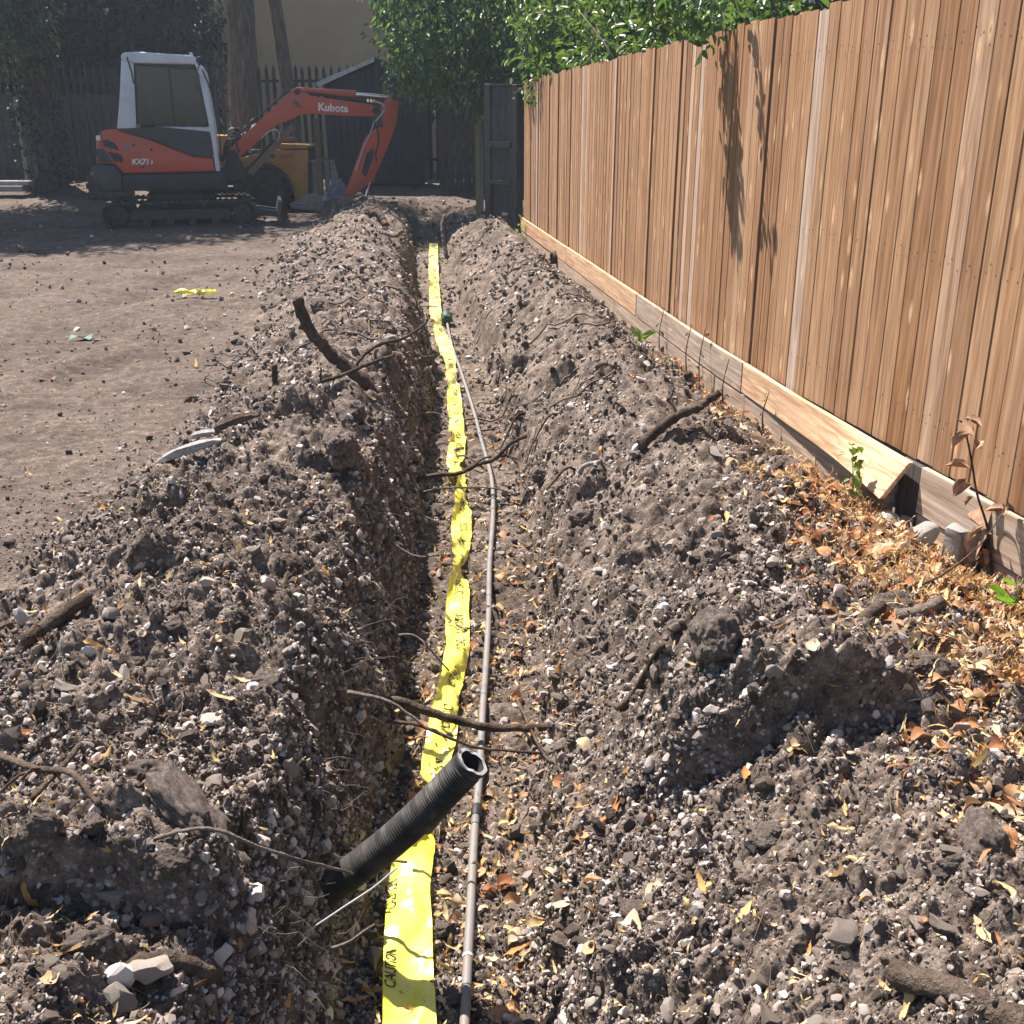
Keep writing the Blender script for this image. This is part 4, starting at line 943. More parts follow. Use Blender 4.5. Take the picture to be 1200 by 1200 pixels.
dp('roll_bar', tube(bmesh.new(), smooth_path([(-4.42, 18.86, 1.0), (-4.42, 18.86, 1.25), (-4.38, 19.1, 1.42), (-4.38, 19.4, 1.42), (-4.42, 19.6, 1.2)], .1), .03, 8), 'oldwood')
dp('steering_column', tube(bmesh.new(), [(-4.9, 19.2, .9), (-4.84, 19.2, 1.3)], .025, 8), 'black')
dp('steering_wheel', tube(bmesh.new(), [(-4.84 + .17 * math.cos(a) * .5, 19.2 + .17 * math.sin(a), 1.32 + .08 * math.cos(a)) for a in np.linspace(0, 6.28, 20)], .014, 6, cap=False), 'black')

ws = thing('steel_skid', 'dusty brown steel skid with an upright post lying between the dumper and the shed', 'steel frame', (-3.3, 18.6, 0))
part('plate', prism(bmesh.new(), [(-3.74, .20), (-3.40, .36), (-2.98, .30), (-3.10, .16), (-3.25, .09), (-3.70, .12)], 18.45, 18.95), M['oldwood'], ws, .01, 1)
part('post', box(bmesh.new(), -3.26, -3.17, 18.5, 18.6, .2, 1.55), M['brown_steel'], ws, .006, 1)
part('panel', box(bmesh.new(), -3.36, -3.27, 18.7, 18.75, .3, .89), M['oldwood'], ws, .006, 1)
part('panel', box(bmesh.new(), -3.16, -3.08, 18.7, 18.75, .3, .89), M['oldwood'], ws, .006, 1)
part('panel', prism(bmesh.new(), [(-3.06, .42), (-2.93, .60), (-2.99, .89), (-3.06, .89)], 18.7, 18.75), M['oldwood'], ws, .006, 1)
part('rail', box(bmesh.new(), -3.38, -2.98, 18.66, 18.70, .87, .90), M['oldwood'], ws)
bg_ = thing('plastic_sack', 'crumpled pale blue grey sack slumped behind the excavator bucket', 'sack', (-2.86, 18.2, .1))
bm = bmesh.new(); bmesh.ops.create_icosphere(bm, subdivisions=4, radius=1)
for v in bm.verts:
    p = v.co.copy(); f = 1 + .22 * math.sin(5 * p.x + 3 * p.z) * math.cos(4 * p.y - 2 * p.z) + .10 * math.sin(13 * p.x - 9 * p.z + 6 * p.y)
    v.co = Vector((p.x * .17 * f * (1.2 - .5 * p.z), p.y * .16 * f, .24 + p.z * .25 * f))
obj('sack', bm, noisy('sack_plastic', [(.07, .08, .11), (.13, .14, .18)], 8, .4, bs=.4, bd=.02), bg_, smooth=180)

# boards and a dark box lying by the ivy covered trunk
for nm, lb, x0, x1, y, z, h in (('timber_board', 'long grey board lying on the ground at the far left edge', -10.6, -8.9, 20.2, .30, .10), ('timber_board', 'shorter grey board stacked on top of the long grey board', -9.75, -8.80, 20.3, .40, .08)):
    t = thing(nm, lb, 'board', ((x0 + x1) / 2, y, z)); part('board', box(bmesh.new(), x0, x1, y - .14, y + .14, z, z + h), M['oldwood'], t, .01, 1)
    part('batten', box(bmesh.new(), x0 + .2, x0 + .28, y - .16, y - .142, z - .08, z + h - .02), M['darkwood'], t)
t = thing('crate', 'dark low crate with a pale offcut on top left of the excavator', 'crate', (-7.3, 20.0, .3))
part('crate_body', box(bmesh.new(), -7.62, -6.95, 19.85, 20.35, .05, .58), M['darkwood'], t, .012, 1)
for z in (.2, .36): part('slat', box(bmesh.new(), -7.64, -6.93, 19.82, 19.848, z, z + .1), M['darkwood'], t)
t = thing('timber_offcut', 'short pale offcut resting tilted on the dark crate', 'offcut', (-7.35, 20.05, .6))
bm = box(bmesh.new(), -7.60, -7.12, 20.0, 20.16, .585, .65); bmesh.ops.rotate(bm, verts=bm.verts, cent=(-7.6, 20.05, .585), matrix=Matrix.Rotation(-.12, 3, 'Y')); part('offcut', bm, M['oldwood'], t, .006, 1)

# ------------------------------------------------------------------ in the trench: tape, water pipe, ribbed duct
TP = [(-1.159, 16.03), (-1.014, 13.92), (-.906, 12.49), (-.812, 11.25), (-.717, 10.19), (-.591, 9.31), (-.505, 8.55), (-.439, 7.80), (-.390, 7.07), (-.347, 6.53), (-.345, 6.06), (-.284, 5.61), (-.256, 4.98), (-.240, 4.46), (-.231, 4.03), (-.21, 3.66), (-.226, 3.34), (-.237, 3.07), (-.242, 2.88), (-.231, 2.68), (-.268, 2.47), (-.279, 2.32), (-.263, 2.15), (-.244, 1.95), (-.223, 1.74), (-.21, 1.55)]
ROLL = [.1, -.35, .5, -.4, .8, -.5, .6, .5, -.5, .7, -.4, 1.25, .15, 1.3, -.2, .45, .85, .2, -.3, 1.35, .5, -.2, .15, .1, .0, 0]
TW = [.125] * 6 + [.105] * 7 + [.100] * 6 + [.108] * 2 + [.120] * 5
def tape():
    P = smooth_path([(x, y, 0) for x, y in TP], .012); n = len(P)
    q = np.array([p.y for p in P]); key = np.array([y for _, y in TP])
    roll = np.interp(-q, -key, ROLL); wid = np.interp(-q, -key, TW)
    X = np.array([p.x for p in P]); zf = floor_z(q) + .05
    fl = np.stack([terrain(X + dx, q) for dx in (-.04, 0, .04)]).max(0)
    k = np.ones(25) / 25; fl = np.convolve(np.pad(fl, 12, mode='edge'), k, 'valid')
    Z = np.maximum(zf - .02, fl) + .014 + .010 * np.sin(q * 9) * np.sin(q * 3.1 + 1) + .5 * wid * np.abs(np.sin(roll)) * .75
    run = np.concatenate([[0], np.cumsum(np.hypot(np.hypot(np.diff(X), np.diff(q)), np.diff(Z)))])
    cen = np.stack([X, q, Z], 1); tan = np.gradient(cen, axis=0); tan /= np.linalg.norm(tan, axis=1, keepdims=True)
    side = np.cross(tan, [0, 0, 1.0]); side /= np.linalg.norm(side, axis=1, keepdims=True); up = np.cross(side, tan)
    wd = side * np.cos(roll)[:, None] + up * np.sin(roll)[:, None]; nr = up * np.cos(roll)[:, None] - side * np.sin(roll)[:, None]
    return cen, wd, nr, wid, run
cen, wd, nr_, wid, run = tape()
def on_tape(u, v, lift=0.0):
    """u along the tape in metres, v across from -1 to 1"""
    o = []
    for A in (cen, wd, nr_): o.append(np.stack([np.interp(u, run, A[:, k]) for k in range(3)], -1))
    w = np.interp(u, run, wid)[..., None] * .5 * np.interp(np.interp(u, run, cen[:, 1]), (2.50, 2.60, 2.64, 2.74, 4.45, 4.52, 4.60, 5.95, 6.03, 6.12), (1, .45, .40, 1, 1, .6, 1, 1, .55, 1))[..., None]
    cr = .003 * np.sin(u * 41 + v * 2.6) + .007 * np.sin(u * 13.7 - v * 3.1) + .009 * np.abs(perlin(u * 9, v * 1.3 + 3, 5)) + .007 * np.abs(perlin(u * 23 + v * 3, v * 2.2 - u * 6, 8)) - .005
    return o[0] + o[1] * w * v[..., None] + o[2] * (cr + lift + .010 * (v * v - .4) * np.sin(u * 5.3 + 1))[..., None]
uu = np.linspace(0, run[-1], 2200); vv = np.linspace(-1, 1, 11); U, Vv = np.meshgrid(uu, vv, indexing='ij')
V = on_tape(U, Vv + .10 * perlin(U * 5, Vv * .2 + 1, 77) + 0 * U).reshape(-1, 3); ii = np.arange(V.shape[0]).reshape(U.shape)
F = np.stack([ii[:-1, :-1].ravel(), ii[1:, :-1].ravel(), ii[1:, 1:].ravel(), ii[:-1, 1:].ravel()], 1)
tp = link('warning_tape', np_mesh('warning_tape', V, F, M['tape'], 180)); tag(tp, 'long yellow warning tape with black lettering lying along the trench floor', 'tape')
lines = []
def tape_text(u0, v0, h, mirror=False):
    me = text_mesh('CAUTION', h, .0003); n = len(me.vertices); co = np.zeros(n * 3); me.vertices.foreach_get('co', co); co = co.reshape(-1, 3)
    u = u0 - co[:, 0] * .62 if mirror else u0 + co[:, 0] * .62
    w = np.interp(u, run, wid) * .5
    p = on_tape(u, v0 + co[:, 1] / w, .0014); me.vertices.foreach_set('co', p.ravel().astype(np.float32)); me.update(); finish(me, M['decal_black']); o = link('lettering', me, tp); return o
u = 1.2; kq = 0
while u < run[-1] - .3:
    near = np.interp(u, run, cen[:, 1])
    if near > 2.75: tape_text(u, -.5, .050)
    else: tape_text(u + .2, .52, .040, True)
    u += .27 if near < 9 else .6; kq += 1

PP = [(-.639, 10.41), (-.531, 9.33), (-.415, 8.44), (-.273, 7.28), (-.193, 6.54), (-.12, 5.85), (-.10, 5.23), (-.105, 4.57), (-.098, 4.03), (-.099, 3.6), (-.103, 3.24), (-.103, 2.84), (-.109, 2.59), (-.109, 2.24), (-.109, 1.96), (-.107, 1.72), (-.105, 1.4)]
P = smooth_path([(x, y, 0) for x, y in PP], .04)
qx = np.array([p.x for p in P]); qy = np.array([p.y for p in P]); fl = np.stack([terrain(qx + d, qy) for d in (-.012, 0, .012)]).max(0); k = np.ones(21) / 21; fl = np.convolve(np.pad(fl, 10, mode='edge'), k, 'valid')
qz = np.maximum(fl + .010, floor_z(qy) + .03)

bm = tube(bmesh.new(), [Vector(t) for t in zip(qx, qy, qz + .012)], .0125, 12)
wp = thing('water_pipe', 'thin dusty grey plastic pipe lying along the trench beside the tape', 'pipe', (-.1, 4, -.5))
part('pipe', bm, M['pipe_grey'], wp, smooth=180)
def along(yv): return Vector((np.interp(-yv, -qy, qx), yv, np.interp(-yv, -qy, qz) + .012))
part('joint', tube(bmesh.new(), [along(2.69), along(2.665), along(2.64)], [.0150, .0168, .0150], 12), M['hose'], wp, smooth=40)
part('cable_tie', tube(bmesh.new(), [along(2.08), along(2.07)], .0142, 12), M['hose_pale'], wp)
for yv in (4.2, 3.35, 2.6, 1.98, 5.9): part('mark', tube(bmesh.new(), [along(yv), along(yv - .004)], .0129, 12, cap=False), M['hose'], wp)
cp = thing('pipe_coupling', 'small dark green coupling at the far end of the grey pipe', 'coupling', (-.66, 10.5, -.33))
part('body', tube(bmesh.new(), [Vector((-.66, 10.62, -.30)), Vector((-.65, 10.52, -.30)), Vector((-.645, 10.44, -.31))], [.045, .06, .045], 14), M['coupling'], cp, smooth=40)
part('nut', tube(bmesh.new(), [Vector((-.645, 10.43, -.31)), Vector((-.638, 10.38, -.315))], .05, 6), M['coupling'], cp)

dk = thing('ribbed_duct', 'black corrugated duct sticking out of the left trench wall over the tape', 'duct', (-.44, 1.95, -.15))
DP = smooth_path([(-.62, 2.10, -.42), (-.53, 2.10, -.32), (-.44, 2.10, -.225), (-.355, 2.10, -.150), (-.27, 2.10, -.07), (-.185, 2.10, .022), (-.105, 2.095, .120), (-.092, 2.094, .137)], .0015)
run_ = 0; bm = bmesh.new(); pts = []; rad = []; last = None
for p in DP:
    if last is not None: run_ += (p - last).length
    last = p; pts.append(p); ph = (run_ % .0074) / .0074; rad.append(.0372 + .0036 * (1 if .18 < ph < .62 else (0 if ph > .74 or ph < .06 else .5)))
tube(bm, pts, rad, 36, cap=False); part('duct_wall', bm, M['pipe_black'], dk, smooth=60)
e0 = DP[-1]; ed = (DP[-1] - DP[-8]).normalized()
bm = bmesh.new(); tube(bm, [e0 - ed * .22, e0 - ed * .1, e0 - ed * .002], .0310, 28, cap=False); part('liner', bm, M['pipe_black'], dk, smooth=60)
u_ = ed.orthogonal().normalized(); v_ = ed.cross(u_); bm = bmesh.new(); A = []; B = []
for k in range(36):
    a = 6.28318 * k / 36; d = u_ * math.cos(a) + v_ * math.sin(a); jag = .002 * math.sin(a * 5) + .0025 * rnd.random()
    A.append(bm.verts.new(e0 + d * .0400 + ed * jag)); B.append(bm.verts.new(e0 + d * .0310 + ed * jag))
for k in range(36): bm.faces.new((A[k], A[(k + 1) % 36], B[(k + 1) % 36], B[k]))
part('cut_rim', bm, M['pipe_rim'], dk)

# ------------------------------------------------------------------ roots, branches, bits of wood
def stick(name, label, pts, rad, mat='bark', cat='root', group=None, n=9, rough=.16, forks=0, knob=0.0):
    P = smooth_path(pts, .016); m = len(P)
    rr = [rad * (1 if not hasattr(rad, '__len__') else 1) for _ in P] if not hasattr(rad, '__len__') else [rad[0] + (rad[1] - rad[0]) * i / (m - 1) for i in range(m)]
    rr = [r * (1 + knob * math.sin(i * 1.7) * rnd.random()) for i, r in enumerate(rr)]
    amp = rr[0] * .16
    P = [p + Vector((rnd.uniform(-amp, amp), rnd.uniform(-amp, amp), rnd.uniform(-amp, amp))) for p in P]
    t = thing(name, label, cat, pts[0], group); t.location = P[0]
    bm = tube(bmesh.new(), P, rr, n, rough=rough); part('stem', bm, M[mat], t, smooth=180)
    for k in range(forks):
        i = rnd.randrange(m // 4, m - 1); e = P[i] + Vector((rnd.uniform(-.12, .12), rnd.uniform(-.08, .08), rnd.uniform(-.05, .08)))
        part('side_shoot', tube(bmesh.new(), smooth_path([P[i], (P[i] + e) / 2 + Vector((0, 0, .015)), e], .02), [rr[i] * .5] * 40, 5), M[mat], t, smooth=180)
    return t
def on(x, y, dz=0.0): return (x, y, gz(x, y) + dz)
stick('branch', 'thick bent branch sticking up out of the left spoil heap', [(-1.10, 5.45, .672), (-1.085, 5.45, .62), (-1.048, 5.45, .519), (-.954, 5.45, .398), (-.874, 5.45, .326), (-.77, 5.43, .24), (-.70, 5.40, .12)], (.030, .034), cat='branch', n=12, rough=.06, knob=.12)
stick('root', 'long thin root running past the foot of the bent branch', [on(-1.26, 5.0, .015), (-1.0, 5.15, .29), (-.86, 5.3, .31), (-.72, 5.35, .36), (-.60, 5.38, .395)], (.013, .008), forks=1)
stick('root', 'thin curved root rising from the bent branch towards the tape', [(-.86, 5.5, .26), (-.80, 5.6, .34), (-.72, 5.7, .385), (-.60, 5.8, .40), (-.485, 5.9, .46), (-.47, 5.92, .50)], (.011, .007))
stick('log', 'short thick log end poking up beside the gravel board', [(.45, 12.0, .08), (.54, 12.05, .13), (.63, 12.1, .21), (.70, 12.12, .27)], .065, cat='log', n=12, rough=.12)
stick('branch', 'stout dark branch lying on the right spoil heap pointing at the fence', [on(.60, 4.80, .03), on(.69, 4.84, .05), (.786, 4.844, .222), (.865, 4.844, .255), (.93, 4.844, .295), (.975, 4.844, .335)], (.028, .018), cat='branch', n=10, forks=1, knob=.15)
stick('wood_chunk', 'flat piece of bark lying left of the stout dark branch', [on(.27, 4.72, .03), on(.33, 4.70, .045), on(.41, 4.68, .04)], (.016, .009), 'oldwood', 'wood')
stick('root', 'brown root bridging the trench just beyond the duct', [(-.52, 3.06, -.40), (-.47, 3.05, -.34), (-.44, 3.05, -.285), (-.39, 3.05, -.265), (-.31, 3.05, -.292), (-.226, 3.05, -.325), (-.113, 3.05, -.357), (0, 3.05, -.367), (.113, 3.05, -.364), (.232, 3.05, -.345), (.32, 3.06, -.36)], (.017, .011), n=10, rough=.1)
stick('root', 'thin root under the brown one across the trench', [(-.40, 2.9, -.25), (-.30, 2.9, -.262), (-.19, 2.9, -.315), (-.109, 2.9, -.346), (0, 2.9, -.359), (.109, 2.9, -.371), (.2, 2.9, -.40)], (.006, .004))
stick('root', 'dark forked root hanging across the middle of the tape', [(-.56, 5.6, -.36), (-.42, 5.6, -.325), (-.30, 5.6, -.32), (-.20, 5.6, -.27), (-.10, 5.6, -.235), (0, 5.6, -.14), (.08, 5.6, -.10)], (.014, .010), forks=3)
stick('root', 'pale straight root crossing the tape below the dark forked one', [(-.56, 5.35, -.36), (-.41, 5.35, -.325), (-.274, 5.35, -.315), (-.091, 5.35, -.32), (.03, 5.35, -.36)], (.006, .004), 'bark_pale', forks=1)
stick('branch', 'thick soil covered root end in the bottom right corner', [(.665, 1.445, gz(.70, 1.40) + .012), (.72, 1.385, gz(.72, 1.385) + .014), (.79, 1.305, gz(.79, 1.305) + .016), (.88, 1.21, gz(.79, 1.305) + .012)], (.022, .027), 'bark', n=14, rough=.14, knob=.1)
stick('branch', 'crooked grey stick lying among the orange litter', [on(1.13, 2.80, .02), on(1.18, 2.77, .025), on(1.26, 2.81, .02)], .018, 'bark_pale', 'stick')
stick('branch', 'short dark stub tilted at the edge of the orange litter', [on(1.00, 2.74, .0), on(1.05, 2.79, .03), on(1.09, 2.83, .05)], .020, 'bark', 'stick')
stick('branch', 'straight dark stick lying across the left spoil heap near the left edge', [on(-1.34, 2.60, .02), on(-1.285, 2.68, .025), on(-1.22, 2.77, .02)], .021, 'bark', 'stick', n=10, rough=.08)
stick('branch', 'stubby dark root lying at lower left below the slumped clod', [on(-.655, 1.43, .012), on(-.605, 1.45, .02), on(-.555, 1.475, .02), on(-.53, 1.50, .012)], (.021, .015), 'bark', 'root', n=10)
stick('wire', 'straight pale wire leaning in front of the ribbed duct', [(-.53, 1.85, -.20), (-.448, 1.85, -.135), (-.37, 1.85, -.073), (-.293, 1.85, -.012), (-.245, 1.85, .036)], .0022, 'wire', 'wire', n=6, rough=0)
stick('root', 'thin pale root curving out below the ribbed duct', [(-.50, 1.85, -.20), (-.432, 1.85, -.187), (-.366, 1.85, -.168), (-.300, 1.85, -.115)], (.005, .003), 'bark_pale')
stick('root', 'long wandering rootlet draped over the slumped clod to the duct', [(-.70, 1.62, .27), (-.60, 1.62, .305), (-.54, 1.62, .305), (-.475, 1.63, .262), (-.41, 1.67, .20), (-.345, 1.75, .11), (-.33, 1.80, .06)], (.004, .003), 'bark_pale')
stick('branch', 'small dark stick on the bank left of the right slumped clod', [on(.28, 2.76, .015), on(.33, 2.66, .03), on(.40, 2.52, .03)], .010, 'bark', 'stick')
stick('twig', 'long crooked twig at the left edge crossing a shorter one', [on(-1.17, 2.05, .02), (-1.02, 1.94, gz(-1.02, 1.94) + .05), (-.88, 1.80, gz(-.88, 1.80) + .05), on(-.77, 1.66, .03)], (.008, .006), 'bark', 'twig', forks=2)
stick('twig', 'shorter straight twig crossing the long crooked one', [on(-.95, 1.76, .02), on(-.95, 1.88, .07), on(-.96, 2.02, .04)], .006, 'bark', 'twig')
stick('root', 'stubby root lying on the far left heap near the bucket', [on(-1.95, 14.8, .03), on(-1.75, 14.3, .10), on(-1.6, 13.9, .06)], .04, 'bark')
stick('root', 'pale root end jutting from the far left bank', [on(-1.45, 12.4, .05), (-1.32, 12.3, .30), (-1.22, 12.2, .36)], .022, 'bark_pale')
stick('root', 'upright root standing by the far end of the tape', [(-.86, 14.3, -.2), (-.90, 14.4, .0), (-.93, 14.5, .20), (-.90, 14.6, .34)], (.03, .016), 'bark_pale')
stick('branch', 'thin upright stick standing on the left spoil heap by the clod', [on(-.545, 1.80, 0), on(-.548, 1.80, .10)], .004, 'bark', 'stick')
stick('branch', 'short dark stake standing on the left heap before the bent branch', [on(-1.28, 5.6, 0), on(-1.275, 5.6, .13)], .016, 'bark', 'stick')
stick('root', 'hair thin vertical rootlet by the lower left dry bracts', [on(-.62, 1.52, 0), (-.615, 1.52, gz(-.62, 1.52) + .05), (-.63, 1.52, gz(-.62, 1.52) + .085)], .0016, 'bark')
stick('branch', 'curved twig on the right bank above the small hole', [on(.02, 3.3, .03), on(.12, 2.75, .03), on(.2, 2.70, .04)], .005, 'bark', 'twig')
for k, (x, y) in enumerate(((.10, 6.4), (.28, 6.0), (-.03, 7.4), (.34, 5.0))):
    stick('root', 'thin dark root poking from the right trench bank, ' + ('third from the camera', 'second from the camera', 'farthest of four', 'nearest of four')[k], [on(x, y, -.02), on(x - .07, y - .05, .06), on(x - .17, y - .1, .07)], (.008, .004), 'bark', group='roots poking from the right trench bank')
for k, (x, y) in enumerate(((-.52, 4.1), (-.58, 5.0), (-.62, 6.6), (-.74, 7.6), (-.46, 2.6), (-.47, 3.5), (-.9, 9.4), (-.5, 2.25))):
    z0 = float(floor_z(y)) + rnd.uniform(.15, .5)
    stick('root', 'pale broken root hanging from the shaded left trench wall, ' + ('fourth beyond the duct', 'fifth beyond the duct', 'sixth beyond the duct', 'second farthest', 'second beyond the duct', 'third beyond the duct', 'farthest of eight', 'closest to the duct')[k], [(x, y, z0), (x + .12, y - .04, z0 + rnd.uniform(-.06, .04)), (x + .24, y - .09, z0 - rnd.uniform(-.04, .10))], (.007, .003), 'bark_pale', group='roots hanging from the left trench wall', forks=1)

def splinter(label, a, b, w, h, mat='oldwood', cat='wood', name='wood_chunk'):
    a = Vector(a); b = Vector(b); t = thing(name, label, cat, (a + b) / 2); d = (b - a).normalized(); s_ = d.cross(Vector((0, 0, 1))).normalized(); u = s_.cross(d); bm = bmesh.new(); rings = []
    for f, k in ((0, .5), (.12, .9), (.4, 1), (.7, .85), (.92, .6), (1, .25)):
        p = a.lerp(b, f); rings.append([bm.verts.new(p + s_ * w * k * q * rnd.uniform(.8, 1.1) + u * h * e * k * rnd.uniform(.8, 1.1)) for q, e in ((-.5, 0), (-.4, .8), (.1, 1.1), (.5, .7), (.5, 0))])
    for p, q in zip(rings[:-1], rings[1:]):
        for k in range(5): bm.faces.new((p[k], p[(k + 1) % 5], q[(k + 1) % 5], q[k]))
    bm.faces.new(rings[0]); bm.faces.new(rings[-1][::-1]); part('wood', bm, M[mat], t, smooth=30); return t
splinter('long grey splintered piece of wood on the edge of the left heap', on(-1.56, 4.50, .03), on(-1.20, 4.22, .04), .075, .04)
splinter('shorter grey splinter of wood behind the long one', on(-1.52, 4.86, .03), on(-1.34, 4.78, .03), .06, .03)
splinter('dark old plank end half buried behind the grey splinters', on(-1.36, 4.72, .02), on(-1.14, 4.62, .04), .09, .05, 'bark')

# stems and weeds by the fence
def stem(label, pts, r, n_leaf, mat_leaf, size, seed, cat='plant', name='plant', spread=.05, top_only=False, **kw):
    t = thing(name, label, cat, pts[0]); P = smooth_path(pts, .03)
    part('stem', tube(bmesh.new(), P, [r * (1 - .6 * i / len(P)) for i in range(len(P))], 6), M['bark' if mat_leaf == 'dead_leaf' else 'leaf_weed'], t, smooth=180)
    src = P[int(len(P) * (.75 if top_only else .25)):]; C = np.array([src[(k * 7) % len(src)][:] for k in range(n_leaf)])
    if n_leaf:
        for k in range(n_leaf):
            V, F = leaves(C[k:k + 1], 1, spread, size, seed + 7 * k, **kw); link('leaf', np_mesh('leaf', V - np.array(t.location), F, M[mat_leaf]), t)
    return t
stem('dead plant stem with curled brown leaves leaning before the weathered gravel board', [on(1.70, 3.42, 0), (1.67, 3.45, .17), (1.63, 3.5, .30), (1.60, 3.52, .42), (1.555, 3.52, .545), (1.53, 3.52, .56)], .006, 12, 'dead_leaf', .07, 71, spread=.03, aspect=.5, fold=.5)
stem('bright green seedling with broad leaves near the right edge', [on(1.60, 3.06, 0), (1.60, 3.05, gz(1.60, 3.06) + .07), (1.61, 3.05, gz(1.6, 3.06) + .14)], .004, 5, 'leaf_bright', .085, 72, spread=.025, droop=-.2, aspect=.6)
stem('leafy green weed growing under the lifted gravel board', [on(1.40, 4.12, 0), (1.40, 4.11, .12), (1.385, 4.10, .22), (1.38, 4.1, .28)], .004, 22, 'leaf_weed', .05, 73, spread=.035, droop=.3, aspect=.6)
stem('broad leaved weed sprouting where the soil meets the gravel board', [on(.83, 6.85, 0), (.83, 6.85, gz(.83, 6.85) + .09)], .004, 7, 'leaf_weed', .12, 74, spread=.04, droop=-.3, aspect=.4)
stem('small green weed at the far foot of the new fence', [on(.12, 14.6, 0), (.12, 14.6, gz(.12, 14.6) + .16)], .006, 18, 'leaf_weed', .12, 75, spread=.14, droop=.1)
for k, (x, y, h) in enumerate(((1.19, 6.30, .36), (1.14, 6.50, .30), (1.23, 5.75, .27), (1.08, 7.3, .33), (1.33, 5.2, .2))):
    stem(('third', 'fourth', 'second', 'farthest', 'nearest')[k] + ' dry grey plant stalk standing against the gravel boards' + (' counted from the camera' if k in (0, 1, 2) else (' beyond the stout dark branch' if k == 3 else ' by the stout dark branch')), [on(x - .05, y, 0), (x - .06, y, gz(x - .05, y) + h * .5), (x - .03, y + .03, gz(x - .05, y) + h)], .005, 8, 'dead_leaf', .035, 80 + k, spread=.03)['group'] = 'dry stalks along the gravel boards'
stem('bent dry stem arching over the concrete lumps', [on(1.22, 2.98, .01), (1.38, 3.1, .17), (1.52, 3.18, .24), (1.63, 3.3, .30)], .005, 4, 'dead_leaf', .06, 90, top_only=True)

# ------------------------------------------------------------------ stones, crumbs, leaves
def rock_mesh(name, seed, sub=2, flat=.7, mat='stone', amp=.28, ncut=13, boxy=0):
    bm = bmesh.new(); bmesh.ops.create_icosphere(bm, subdivisions=sub, radius=1); r = random.Random(seed)
    cuts = [(Vector((r.gauss(0, 1), r.gauss(0, 1), r.gauss(0, 1))).normalized(), r.uniform(.38, .8)) for _ in range(ncut)]
    o = [r.uniform(0, 9) for _ in range(3)]
    for v in bm.verts:
        p = v.co.copy()
        if boxy: p = Vector([math.copysign(abs(c) ** boxy, c) for c in p]) * .8
        for n, d in cuts:
            e = p.dot(n) - d
            if e > 0: p -= n * e * .97
        p *= 1 + amp * .4 * math.sin(3.1 * p.x + o[0]) * math.sin(2.7 * p.y + o[1]) + amp * .25 * math.sin(6.3 * p.z + o[2] + 4 * p.x)
        v.co = Vector((p.x * r.uniform(.97, 1.03), p.y * r.uniform(.8, .86), p.z * flat))
    me = bpy.data.meshes.new(name); bm.to_mesh(me); bm.free(); return finish(me, M[mat], 24)
ROCKS = [rock_mesh('stone', 100 + k, 2 if k < 9 else 3, rnd.uniform(.55, .9)) for k in range(12)]
def place_rock(x, y, r, label, group=None, sink=.3, rot=None, mesh=None, sc=(1, 1, 1), mat=None, cat='stone', name='stone'):
    me = mesh or ROCKS[rnd.randrange(12)]
    o = bpy.data.objects.new(name, me); COL.objects.link(o); o.location = (x, y, gz(x, y) + r * (.55 - sink)); o.scale = (r * sc[0], r * sc[1], r * sc[2])
    o.rotation_euler = rot or (rnd.uniform(-.4, .4), rnd.uniform(-.4, .4), rnd.uniform(0, 6.28)); tag(o, label, cat, group)
    if mat: o.material_slots[0].link = 'OBJECT'; o.material_slots[0].material = mat
    return o
pink = noisy('pinkish_stone', [(.27, .19, .15), (.36, .26, .20)], 20, .9); pale = noisy('pale_stone', [(.14, .122, .108), (.22, .196, .176)], 24, .9, bs=.5); darkst = M['clod']
place_rock(.475, 2.86, .042, 'pinkish pointed stone standing above the right slumped clod', mat=pink, sc=(.7, .5, 1.3), rot=(.3, .2, .4), sink=-.1)
place_rock(.405, 2.55, .048, 'flat pale stone just left of the right slumped clod', mat=pale, sc=(1.2, .8, .6))
place_rock(.31, 1.62, .030, 'smooth grey oval stone on the near right heap', sc=(1.2, .8, .8))
place_rock(.62, 1.58, .036, 'angular grey stone beside the soil covered root end', sc=(1.2, .9, .9))
place_rock(.535, 1.44, .028, 'pale angular stone left of the soil covered root end', mat=pale, sc=(1.3, .8, .8))
place_rock(.56, 1.36, .034, 'rounded brown stone below the pale angular one')
place_rock(-.655, 1.37, .036, 'pale lumpy stone below the stubby dark root', mat=pale, sc=(1.1, .9, .9))
place_rock(-.655, 1.305, .030, 'grey flat topped stone at lower left', sc=(1.2, .9, .8))
place_rock(-.445, 1.36, .020, 'small pale stone on the near trench edge', mat=pale)
place_rock(-.86, 1.90, .030, 'white flat stone near the crossed twigs', mat=pale, sc=(1.4, .8, .5))
place_rock(-.47, 2.25, .026, 'pale oblong stone on the lip of the left trench wall', mat=pale, sc=(1.5, .8, .6))
place_rock(-.62, 2.62, .026, 'smooth white pebble high on the left heap', mat=pale)
place_rock(.78, 4.55, .05, 'white chipped flint below the stout dark branch', mat=pale, sc=(.7, .5, 1.1))
place_rock(.87, 4.35, .055, 'flat white slab of stone in the right heap', mat=pale, sc=(1.1, .5, .5))
